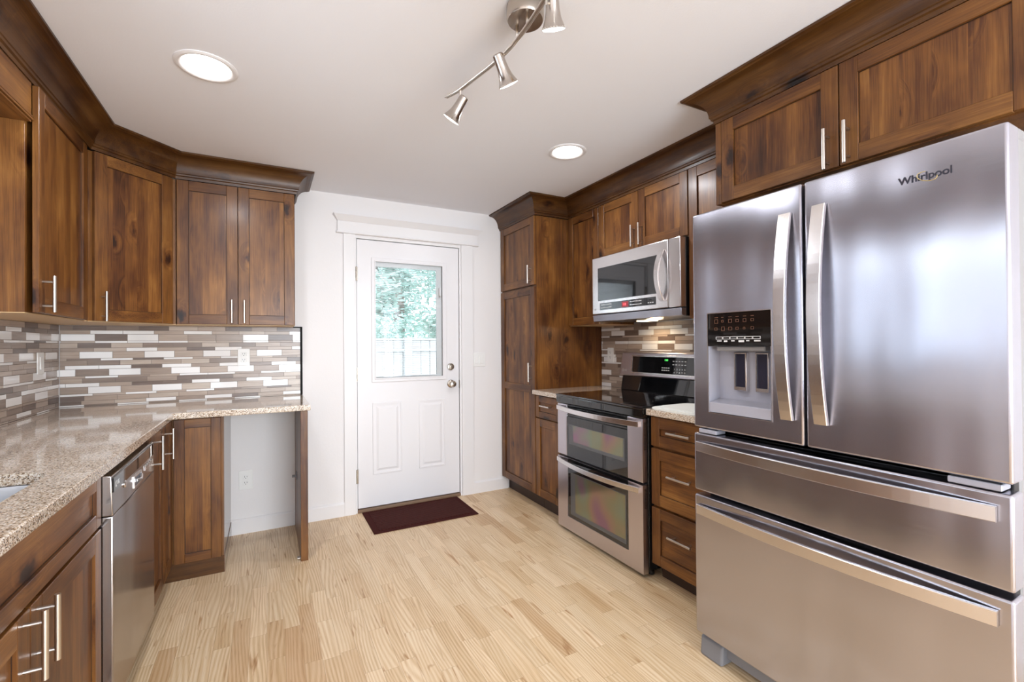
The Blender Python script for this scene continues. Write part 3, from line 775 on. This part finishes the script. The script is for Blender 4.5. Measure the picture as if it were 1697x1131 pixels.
# ------------------------------------------------------------------ door mat
m = MB(); RIB = rib_mat(); RIBD = simple('dark_brown_rubber_edge', (.055, .012, .010), .9, 0, Specular_IOR_Level=.12)
root = thing('door_mat', 'dark brown ribbed door mat in front of the white door', 'mat', (1.01, 3.37, 0))
m.box(.632, 1.392, 3.145, 3.586, .0005, .006, RIBD, .002); obj('border', m, root)
m = MB(); m.box(.672, 1.352, 3.180, 3.552, .0055, .009, RIB, .002); obj('pile', m, root)

# ================================================================== RIGHT RUN
XP = 1.814; f_r = FX(XP+.02)                  # carcass plane; door fronts at XP
XU = 2.124; f_u = FX(XU+.02)
XB = XW-.0015
# pantry
root = thing('pantry_cabinet', 'tall alder pantry cabinet with two stacked doors right of the white door', 'cabinet', (2.14, 3.31, 0))
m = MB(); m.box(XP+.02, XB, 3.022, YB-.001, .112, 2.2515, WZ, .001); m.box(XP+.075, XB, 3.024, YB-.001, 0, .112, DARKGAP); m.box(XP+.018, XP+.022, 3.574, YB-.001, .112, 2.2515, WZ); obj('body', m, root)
add_door(root, f_r, 3.028, 3.590, 1.720, 2.252, 3.071, 1.801, .140)
add_door(root, f_r, 3.028, 3.590, .116, 1.706, 3.069, 1.044, .146, mid=.912)
# narrow base
root = thing('base_cabinet', 'narrow alder base cabinet with drawer over door between pantry and range', 'cabinet', (2.14, 2.85, 0))
m = MB(); m.box(XP+.02, XB, 2.690, 3.0205, .112, CB-.001, WZ, .001); m.box(XP+.075, XB, 2.690, 3.020, 0, .112, DARKGAP); obj('body', m, root)
add_drawer(root, f_r, 2.695, 3.018, .709, .871, .803, .13, .045); add_door(root, f_r, 2.695, 3.018, .116, .700)
# drawer base
root = thing('base_cabinet', 'alder three-drawer base cabinet between the range and the refrigerator', 'cabinet', (2.14, 1.62, 0))
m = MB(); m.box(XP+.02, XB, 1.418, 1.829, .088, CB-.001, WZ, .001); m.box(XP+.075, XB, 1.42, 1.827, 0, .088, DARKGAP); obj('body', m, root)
for z0, z1, hz in ((.718, .872, .803), (.407, .705, .581), (.092, .394, .274)): add_drawer(root, f_r, 1.423, 1.825, z0, z1, hz, .146, .058)
# counters
for y0, y1, lab in ((2.672, 3.0205, 'small granite countertop between the pantry and the range'), (1.41, 1.832, 'small granite countertop over the three drawers by the refrigerator')):
    m = MB(); m.box(1.784, XB, y0, y1, CB, CT, GRAN, .004, 3); tag(obj('countertop', m, None, (2.1, (y0+y1)/2, CB)), lab, 'countertop')
# white folded cloth
CLOTH = paint('cream_cloth', (.80, .80, .76), .9, 160, .35)
m = MB()
def cloth_layer(m, pts, z0, z1):
    m.prism(pts, z0, z1, CLOTH, .003)
cl = [p for arc in rounded(1.79, 2.06, 1.50, 1.822, .05) for p in arc]; cloth_layer(m, cl, CT+.0005, CT+.010)
cl = [p for arc in rounded(1.80, 2.05, 1.50, 1.775, .05) for p in arc]; cloth_layer(m, cl, CT+.0105, CT+.020)
tag(obj('dish_cloth', m, None, (1.92, 1.66, CT)), 'folded cream drying cloth on the counter by the refrigerator', 'cloth')

# upper cabinets
def upper(y0, y1, z0, label):
    root = thing('wall_cabinet', label, 'cabinet', (2.30, (y0+y1)/2, z0))
    m = MB(); m.box(XU+.02, XB, y0, y1, z0+.003, 2.2515, WZ, .001); m.box(XU+.0205, XB-.001, y0+.0005, y1-.0005, z0, z0+.003, MAPLE); obj('body', m, root); return root
r1 = upper(2.637, 3.0205, 1.400, 'narrow single-door alder wall cabinet between pantry and microwave'); add_door(r1, f_u, 2.640, 3.012, 1.404, 2.252)
r2 = upper(1.836, 2.635, 1.876, 'two-door alder wall cabinet directly above the microwave')
add_door(r2, f_u, 2.237, 2.632, 1.880, 2.252, 2.268, 1.961, .14); add_door(r2, f_u, 1.839, 2.233, 1.880, 2.252, 2.198, 1.962, .14)
r3 = upper(1.40, 1.834, 1.400, 'alder wall cabinet half hidden between microwave and refrigerator'); add_door(r3, f_u, 1.402, 1.831, 1.404, 2.252)
# cabinet over the refrigerator
XG = 1.800; f_g = FX(XG+.02)
root = thing('fridge_top_cabinet', 'deep two-door alder cabinet above the refrigerator', 'cabinet', (2.14, .90, 1.885))
m = MB(); m.box(XG+.02, XB, .395, 1.398, 1.885, 2.2515, WZ, .001); obj('body', m, root)
add_door(root, f_g, .892, 1.368, 1.889, 2.252, .924, 1.955, .146); add_door(root, f_g, .400, .888, 1.889, 2.252, .858, 1.958, .146)
m = MB(); m.box(XG+.001, XG+.02, 1.370, 1.398, 1.885, 2.2515, WZ, .001); obj('filler_strip', m, root)
crown('crown_moulding', [(XP, YB-.001), (XP, 3.010), (XU, 3.010), (XU, 1.502)], 'dark cove crown moulding from the pantry to above the microwave', False)
crown('crown_moulding', [(XU+.02, 1.398), (XG, 1.398), (XG, .395), (XB-.002, .395)], 'dark cove crown moulding over the refrigerator cabinet', False)

# ------------------------------------------------------------------ bowed flat bar (appliance handles)
def bowed(f, a, b, along, bow, wdt, th, base, m, parent, name='handle', n=22, ends=True, power=2.0):
    """flat band from a=(u,z) to b=(u,z); bows out of the face in the middle"""
    mb = MB(); rings = []
    for k in range(n+1):
        t = k/n; s = 2*t-1; d = base + bow*(1-abs(s)**power)
        u = a[0]+(b[0]-a[0])*t; z = a[1]+(b[1]-a[1])*t
        dd = th if not ends else th
        if along == 'z': rings.append([f.p(u-wdt/2, d-dd, z), f.p(u+wdt/2, d-dd, z), f.p(u+wdt/2, d-.002, z), f.p(u+wdt/2-.002, d, z), f.p(u-wdt/2+.002, d, z), f.p(u-wdt/2, d-.002, z)])
        else: rings.append([f.p(u, d-dd, z-wdt/2), f.p(u, d-dd, z+wdt/2), f.p(u, d-.002, z+wdt/2), f.p(u, d, z+wdt/2-.002), f.p(u, d, z-wdt/2+.002), f.p(u, d-.002, z-wdt/2)])
    mb.rings(rings, m, True, False)
    return obj(name, mb, parent)

# ------------------------------------------------------------------ range
XR = 1.775; f_x = FX(XR)
RY0, RY1 = 1.840, 2.664
root = thing('range', 'stainless double-oven electric range with black glass cooktop', 'stove', (2.1, 2.252, 0))
m = MB(); m.box(1.8135, 2.43, RY0+.004, RY1-.004, .035, .900, BLACK, .002)
for x in (1.86, 2.36):
    for y in (1.88, 2.62): m.lathe((x, y, 0), (0, 0, 1), [(.018, 0), (.018, .02), (.010, .02), (.010, .036)], BLACK, 12, True)
obj('body', m, root)
m = MB(); m.box(1.765, 2.340, RY0-.003, RY1+.002, .906, .921, BLACKG, .004, 2)
m.box(1.768, 1.815, RY0-.002, RY1+.001, .862, .906, BLACKG, .004, 2); ck = obj('cooktop', m, root)
RINGM = simple('grey_burner_print', (.10, .10, .105), .12)
for bx, by, br_ in ((1.93, 2.06, .095), (1.93, 2.45, .115), (2.20, 2.06, .085), (2.20, 2.45, .085)):
    m = MB(); m.lathe((bx, by, .9212), (0, 0, 1), [(br_, 0), (br_+.003, 0)], RINGM, 40); obj('burner_ring', m, ck)
STEELR = steel('pink_cast_stainless', (.60, .555, .59), .30, .5)
# upper oven door
m = MB()
for y0, y1 in ((RY0+.008, 1.966), (2.551, RY1-.004)): m.fbox(f_x, y0, y1, -.036, 0, .513, .857, STEELR, .004, 2)
m.fbox(f_x, 1.966, 2.551, -.036, -.010, .513, .857, BLACK)
m.fbox(f_x, 1.966, 2.551, -.012, -.0005, .513, .778, BLACKG, .001)
od = obj('oven_door', m, root)
m = MB()
for k in range(5): m.fbox(f_x, 1.968, 2.549, -.012, -.001, .785+k*.0145, .793+k*.0145, BLACKG, .001)
obj('vent_grille', m, od)
m = MB(); m.fbox(f_x, 1.988, 2.528, -.002, .0004, .597, .728, simple('grey_oven_glass_border', (.10, .10, .105), .08), .0003); m.fbox(f_x, 2.00, 2.478, -.001, .0008, .618, .724, OVENW); obj('oven_window', m, od)
bowed(f_x, (RY1-.012, .829), (RY0+.028, .826), 'y', .048, .030, .014, .014, SSB, od)
m = MB(); fsd = F((0, RY0+.008, 0), (1, 0, 0), (0, -1, 0))
for k in range(22): m.fbox(fsd, XR+.010, XR+.028, -.001, .0006, .69+k*.0068, .6935+k*.0068, SLOT)
obj('side_vent', m, od)
# lower oven door
m = MB(); m.ringbox(f_x, RY0+.008, RY1-.004, .024, .500, 1.962, 2.545, .112, .4995, -.036, 0, STEELR, .003, 2)
m.fbox(f_x, 1.962, 2.545, -.034, -.003, .112, .499, BLACKG); od = obj('oven_door', m, root)
m = MB(); m.fbox(f_x, 1.982, 2.515, -.004, -.0015, .135, .412, bpy.data.materials['grey_oven_glass_border'], .0005); m.fbox(f_x, 1.988, 2.462, -.002, -.0008, .160, .408, OVENW); obj('oven_window', m, od)
bowed(f_x, (RY1-.012, .477), (RY0+.028, .470), 'y', .048, .030, .014, .014, SSB, od)
m = MB()
for k in range(16): m.fbox(fsd, XR+.010, XR+.028, -.001, .0006, .375+k*.0068, .3785+k*.0068, SLOT)
obj('side_vent', m, od)
# backguard
m = MB()
m.hull8([Vector(q) for q in ((2.335, RY0+.012, .920), (2.43, RY0+.012, .920), (2.43, RY1-.012, .920), (2.335, RY1-.012, .920), (2.355, RY0+.012, 1.030), (2.43, RY0+.012, 1.030), (2.43, RY1-.012, 1.030), (2.355, RY1-.012, 1.030))], BLACKG, .006, 3)
bgd = obj('backguard', m, root)
m = MB(); m.hull8([Vector(q) for q in ((2.335, RY0-.004, 1.026), (2.435, RY0-.004, 1.026), (2.435, RY1+.006, 1.026), (2.335, RY1+.006, 1.026), (2.352, RY0+.012, 1.198), (2.435, RY0+.012, 1.198), (2.435, RY1-.012, 1.198), (2.352, RY1-.012, 1.198))], STEELR, .010, 3)
cpn = obj('control_panel', m, root)
tl = math.atan2(.017, .172)
class FT(F):
    def p(s, u, d, z): return Vector((2.335 + (z-1.026)*.017/.172 - d, u, z))
ft = FT((0, 0, 0), (0, 1, 0), (-1, 0, 0))
m = MB(); m.ringbox(ft, 1.885, 2.545, 1.046, 1.178, 1.895, 2.533, 1.057, 1.168, -.004, .003, SSB, .001, 1); m.fbox(ft, 1.895, 2.533, -.003, .0012, 1.057, 1.168, BLACKG); gp_ = obj('display_glass', m, cpn)
m = MB()
for u in (2.225, 2.213, 2.204): m.fbox(ft, u-.003, u+.003, .001, .0018, 1.143, 1.155, GREENLED)
obj('clock_digits', m, gp_)
for r, row in enumerate(('1 2 3 4 5', '6 7 8 9 0')): text('keypad_print', row, ft, 2.10, 1.090-r*.020, .0014, .014, INK, gp_, flip=True, squash=1.9)
for r in range(2):
    m = MB()
    for k in range(5): m.fbox(ft, 2.05+k*.024, 2.064+k*.024, .001, .0017, 1.118+r*.022, 1.123+r*.022, INK)
    obj('printed_legend', m, gp_); m = MB()
    for k in range(4): m.fbox(ft, 2.185+k*.018, 2.198+k*.018, .001, .0017, 1.078+r*.016, 1.084+r*.016, INK)
    obj('printed_legend', m, gp_)
m = MB(); m.lathe(ft.p(2.628, .0022, 1.066), (-1, 0, 0), [(.0115, .0005), (.0095, .0005)], INK, 24); m.fbox(ft, 2.627, 2.629, .002, .0028, 1.058, 1.074, INK); m.fbox(ft, 2.621, 2.627, .002, .0028, 1.058, 1.060, INK); obj('emblem', m, cpn)
text('logo', 'LG', ft, 2.600, 1.066, .0015, .020, INK, cpn, flip=True)

# ------------------------------------------------------------------ microwave
XM = 2.064; f_m = FX(XM)
MY0, MY1, MZ0, MZ1 = 1.838, 2.634, 1.418, 1.868
root = thing('microwave', 'stainless over-the-range microwave hung under the wall cabinet', 'microwave', (2.25, 2.236, MZ0))
m = MB(); m.box(XM+.045, XB-.012, MY0+.002, MY1-.002, MZ0, MZ1+.004, BLACK, .002); obj('body', m, root)
m = MB(); m.ringbox(f_m, 1.931, MY1, 1.468, MZ1, 2.006, 2.572, 1.560, 1.790, -.044, 0, SSB, .005, 2); m.fbox(f_m, 2.006, 2.572, -.03, -.002, 1.560, 1.790, BLACKG); dr = obj('door', m, root)
m = MB(); m.fbox(f_m, 2.026, 2.551, -.001, .001, 1.495, 1.543, BLACKG, .0004); kp = obj('control_strip', m, dr)
m = MB(); m.fbox(f_m, 2.263, 2.325, .0008, .0016, 1.500, 1.536, simple('red_display_window', (.30, .02, .03), .3)); m.fbox(f_m, 2.285, 2.30, .0014, .002, 1.510, 1.526, REDLED); m.fbox(f_m, 2.307, 2.312, .0014, .002, 1.510, 1.526, REDLED); obj('display', m, kp)
m = MB()
rd = random.Random(4)
for r in range(2):
  for half in (0, 1):
    m = MB()
    for k in range(half*8, half*8+8):
        u = 2.535-k*.0145 if k < 8 else 2.245-(k-8)*.0135
        m.fbox(f_m, u-.004, u+.004, .0008, .0015, 1.507+r*.020, 1.511+r*.020+rd.uniform(0, .004), INK)
    obj('printed_legend', m, kp)
m = MB()
for k in range(3): m.fbox(f_m, 2.045+k*.018, 2.056+k*.018, .0008, .0015, 1.508, 1.512, INK); m.fbox(f_m, 2.06, 2.08, .0008, .0015, 1.524, 1.528, INK)
obj('printed_legend', m, kp)
bowed(f_m, (1.972, 1.812), (1.972, 1.512), 'z', .046, .034, .012, .012, SSB, dr, power=2.0)
text('logo', 'LG', f_m, 2.600, 1.502, .0006, .018, simple('faint_logo', (.45, .43, .43), .4, 1), dr, flip=True)
m = MB(); m.fbox(f_m, MY0, 1.928, -.044, 0, 1.468, MZ1, SSB, .005, 2); obj('side_fascia', m, root)
m = MB(); m.hull8([f_m.p(*q) for q in ((MY0, -.044, MZ0), (MY1, -.044, MZ0), (MY1, -.010, MZ0), (MY0, -.010, MZ0), (MY0, -.044, 1.463), (MY1, -.044, 1.463), (MY1, -.002, 1.463), (MY0, -.002, 1.463))], SS, .003, 2); obj('vent_fascia', m, root)
m = MB(); m.box(2.28, 2.36, 2.30, 2.42, MZ0-.003, MZ0+.001, emit('warm_hood_lamp', (1, .78, .50), 10)); obj('hood_lamp', m, root)
l = bpy.data.lights.new('hood_light', 'AREA'); l.shape = 'RECTANGLE'; l.size = .10; l.size_y = .12; l.energy = 1.3; l.color = (1, .74, .48)
lo = bpy.data.objects.new('hood_light', l); C.objects.link(lo); lo.location = (2.34, 2.33, MZ0-.008); lo.rotation_euler = (0, math.radians(25), 0)

# ------------------------------------------------------------------ refrigerator
XFR = 1.530; f_f = FX(XFR)
FY0, FY1, FS = .397, 1.302, .865
root = thing('refrigerator', 'stainless french-door refrigerator with ice dispenser and two bottom drawers', 'refrigerator', (1.95, .85, 0))
m = MB(); m.box(1.612, 2.43, FY0+.008, FY1-.008, .065, 1.760, GREYS, .004); m.box(1.60, 1.615, FY0+.02, FY1-.02, .095, 1.755, BLACK); obj('body', m, root)
# left door with a cut-out for the dispenser
HU0, HU1, HZ0, HZ1 = .975, 1.231, .992, 1.376
m = MB(); m.ringbox(f_f, FS+.004, FY1, .926, 1.779, HU0, HU1, HZ0, HZ1, -.068, 0, SS, .007, 3); dl = obj('door', m, root)
m = MB()
m.fbox(f_f, HU0+.001, HU1-.001, -.067, -.0005, 1.250, HZ1-.001, BLACKG, .001)
pn = obj('dispenser_panel', m, dl)
m = MB()
for k in range(6): m.ringbox(f_f, 1.195-k*.0305-.029, 1.195-k*.0305, 1.276, 1.286, 1.195-k*.0305-.0275, 1.195-k*.0305-.0015, 1.2775, 1.2845, -.001, .0003, INK)
for k, (w_, q) in enumerate(((.020, .0), (.014, .002), (.014, 0), (.022, .003), (.012, 0), (.024, .001))): m.fbox(f_f, 1.190-k*.0305-w_, 1.190-k*.0305, -.001, .0003, 1.268-q, 1.272, INK)
obj('button_print', m, pn)
m = MB(); rd = random.Random(2)
for r, z in enumerate((1.345, 1.316)):
    for k in range(6):
        u = 1.200-k*.030; w_, h_ = rd.uniform(.008, .015), rd.uniform(.008, .016)
        m.ringbox(f_f, u-w_, u, z-h_/2, z+h_/2, u-w_+.0012, u-.0012, z-h_/2+.0012, z+h_/2-.0012, -.001, .0002, INKO)
        if r == 0: m.fbox(f_f, u-w_, u, -.001, .0002, z+.014, z+.0155, INKO)
obj('icon_print', m, pn)
m = MB()                                      # recess: back, sides and sloped tray
RB = -.064
m.fbox(f_f, HU0, HU1, RB-.003, RB, HZ0, 1.25, GREYL)
for u0, u1 in ((HU0, HU0+.003), (HU1-.003, HU1)): m.fbox(f_f, u0, u1, RB, -.001, HZ0, 1.25, GREYL)
m.hull8([f_f.p(*q) for q in ((HU0+.003, RB, HZ0+.001), (HU1-.003, RB, HZ0+.001), (HU1-.003, -.001, HZ0+.001), (HU0+.003, -.001, HZ0+.001), (HU0+.003, RB, HZ0+.052), (HU1-.003, RB, HZ0+.052), (HU1-.003, -.001, HZ0+.040), (HU0+.003, -.001, HZ0+.040))], GREYL, .002)
m.fbox(f_f, HU0+.03, HU1-.03, RB, -.012, 1.232, 1.25, GREYS, .003)
rc = obj('dispenser_recess', m, dl)
for uu in (1.127, 1.040):
    m = MB(); m.ringbox(f_f, uu-.026, uu+.026, 1.082, 1.226, uu-.021, uu+.021, 1.096, 1.221, RB, RB+.018, SSB, .002, 1); m.fbox(f_f, uu-.021, uu+.021, RB, RB+.014, 1.094, 1.222, BLUEGLOW); obj('paddle', m, dl)
bowed(f_f, (.919, 1.690), (.919, 1.006), 'z', .036, .040, .012, .014, SSB, dl)
m = MB(); m.ringbox(f_f, HU0-.003, HU1+.003, HZ0-.003, HZ1+.003, HU0, HU1, HZ0, HZ1, -.002, .0012, SSB); obj('dispenser_rim', m, dl)
m = MB(); m.fbox(f_f, FY0, FS-.004, -.068, 0, .926, 1.779, SS, .007, 3); dr_ = obj('door', m, root)
bowed(f_f, (.812, 1.692), (.812, 1.006), 'z', .036, .040, .012, .014, SSB, dr_)
text('logo', 'Whirlpool', f_f, .553, 1.698, .0005, .027, LOGOD, dr_, flip=True, bold=.0006)
m = MB(); pts = []
for k in range(19):
    a = math.radians(100+k*15); pts.append(f_f.p(.548-.021*math.cos(a), .0004, 1.697+.0125*math.sin(a)+.006*math.cos(a)*-1))
m.tube(pts, .0011, GOLD, 6); obj('logo_swoosh', m, dr_)
# drawers
m = MB(); m.fbox(f_f, FY0, FY1, -.068, 0, .673, .902, SS, .007, 3); d1 = obj('drawer', m, root)
bowed(f_f, (1.283, .851), (.424, .853), 'y', .030, .038, .012, .014, SSB, d1)
m = MB(); m.fbox(f_f, FY0, FY1, -.068, 0, .102, .655, SS, .007, 3); d2 = obj('drawer', m, root)
bowed(f_f, (1.283, .600), (.424, .606), 'y', .030, .038, .012, .014, SSB, d2)
m = MB(); m.box(1.60, 1.615, FY0+.03, FY1-.03, .905, .925, BLACK)
for u0, u1 in ((FY1-.10, FY1-.02), (FY0+.02, FY0+.12)): m.fbox(f_f, u0, u1, -.060, -.004, .905, .921, GREYL, .002)
obj('hinge_bar', m, root)
for y0, y1 in ((FY0+.01, FY0+.10), (FY1-.10, FY1-.01)):
    m = MB(); m.box(1.575, 1.72, y0, y1, 1.757, 1.790, GREYS, .006, 2); obj('hinge_cover', m, root)
for y0, y1 in ((FY0+.005, FY0+.10), (FY1-.10, FY1+.002)):
    m = MB(); m.hull8([Vector(q) for q in ((1.552, y0, 0), (1.72, y0, 0), (1.72, y1, 0), (1.552, y1, 0), (1.560, y0, .078), (1.72, y0, .092), (1.72, y1, .092), (1.560, y1, .078))], GREYP, .010, 3); obj('foot', m, root)
m = MB(); m.box(1.585, 1.62, FY0+.10, FY1-.10, .028, .094, GREYP); obj('toe_grille', m, root)

# ================================================================== CEILING LAMPS
LENS = emit('lit_lamp_lens', (1, .985, .96), 9)
def downlight(x, y, label, p=8.5):
    root = thing('recessed_light', label, 'ceiling light', (x, y, ZC), 'recessed ceiling lights')
    m = MB(); m.lathe((x, y, ZC), (0, 0, -1), [(.110, 0), (.110, .003), (.104, .007), (.094, .008), (.086, .004), (.084, .0015)], TRIM, 40); obj('trim_ring', m, root)
    m = MB(); m.lathe((x, y, ZC-.0015), (0, 0, -1), [(.085, 0), (.0001, .0005)], LENS, 40); obj('lens', m, root)
    l = bpy.data.lights.new('downlight', 'AREA'); l.shape = 'DISK'; l.size = .16; l.energy = p; l.color = (.88, .93, 1)
    o = bpy.data.objects.new('downlight', l); C.objects.link(o); o.location = (x, y, ZC-.012)
downlight(-.205, 2.193, 'lit recessed ceiling light on the left, above the counter corner')
downlight(1.555, 2.207, 'lit recessed ceiling light on the right, in front of the microwave')
downlight(.75, -1.4, 'lit recessed ceiling light behind the camera over the dining end', 14)
# track light
root = thing('track_light', 'brushed nickel track light with a curved bar and spot heads on the ceiling', 'ceiling light', (.762, 1.315, ZC))
m = MB(); m.lathe((.762, 1.315, ZC), (0, 0, -1), [(.060, 0), (.062, .004), (.062, .042), (.058, .050), (0, .052)], NICKELD, 44); obj('canopy', m, root)
ctrl = [(.640, .80), (.690, .93), (.728, 1.10), (.746, 1.26), (.750, 1.40), (.738, 1.51), (.716, 1.62), (.692, 1.735), (.664, 1.805)]
def spline(P, n=8):
    out = []
    for i in range(len(P)-1):
        p0, p1, p2, p3 = P[max(i-1, 0)], P[i], P[i+1], P[min(i+2, len(P)-1)]
        for k in range(n):
            t = k/n; out.append(tuple(.5*((2*p1[j])+(-p0[j]+p2[j])*t+(2*p0[j]-5*p1[j]+4*p2[j]-p3[j])*t*t+(-p0[j]+3*p1[j]-3*p2[j]+p3[j])*t**3) for j in range(2)))
    return out + [P[-1]]
ZBAR = 2.290
m = MB()
for o in (-.0042, .0042): m.tube([(x+o, y, ZBAR) for x, y in spline(ctrl)], .0042, NICKEL, 10)
obj('bar', m, root)
for y in (1.28, 1.35):
    m = MB(); m.tube([(.749, y, ZC-.05), (.749, y, ZBAR)], .005, NICKEL, 10); obj('stem', m, root)
HEADM = simple('brushed_spot_nickel', (.52, .47, .43), .20, 1)
BULB = emit('lit_spot_bulb', (1, .97, .93), 7)
def head(bx, by, top, dirv, L=.100):
    top = Vector(top); dv_ = Vector(dirv).normalized()
    m = MB(); m.lathe(top, dv_, [(.0001, -.002), (.015, -.002), (.019, .002), (.0195, .03), (.021, .05), (.0245, .07), (.031, .088), (.0375, .100), (.0365, .101), (.030, .088), (.022, .068)], HEADM, 30)
    o = obj('spot_head', m, root)
    m = MB(); m.lathe(top+dv_*.0975, dv_, [(.0362, 0), (.034, .0035), (.020, .006), (.0001, .007)], BULB, 24); obj('bulb', m, o)
    j = top + dv_*.035
    m = MB(); m.tube([(bx, by, ZBAR), (bx, by, ZBAR-.022), j], .0045, NICKEL, 10); obj('arm', m, o)
    l = bpy.data.lights.new('spot_lamp', 'SPOT'); l.energy = 6; l.spot_size = math.radians(100); l.spot_blend = .8; l.shadow_soft_size = .03; l.color = (1, .95, .88)
    lo = bpy.data.objects.new('spot_lamp', l); C.objects.link(lo); lo.location = top+dv_*.115; lo.rotation_euler = dv_.to_track_quat('-Z', 'Y').to_euler()
head(.695, 1.728, (.712, 1.724, 2.264), (-.040, .050, -.081))
head(.744, 1.440, (.714, 1.427, 2.272), (.062, .022, -.096))
head(.733, 1.140, (.752, 1.140, 2.316), (.030, .036, -.098))
head(.690, .930, (.680, .930, 2.270), (-.03, -.03, -.09))
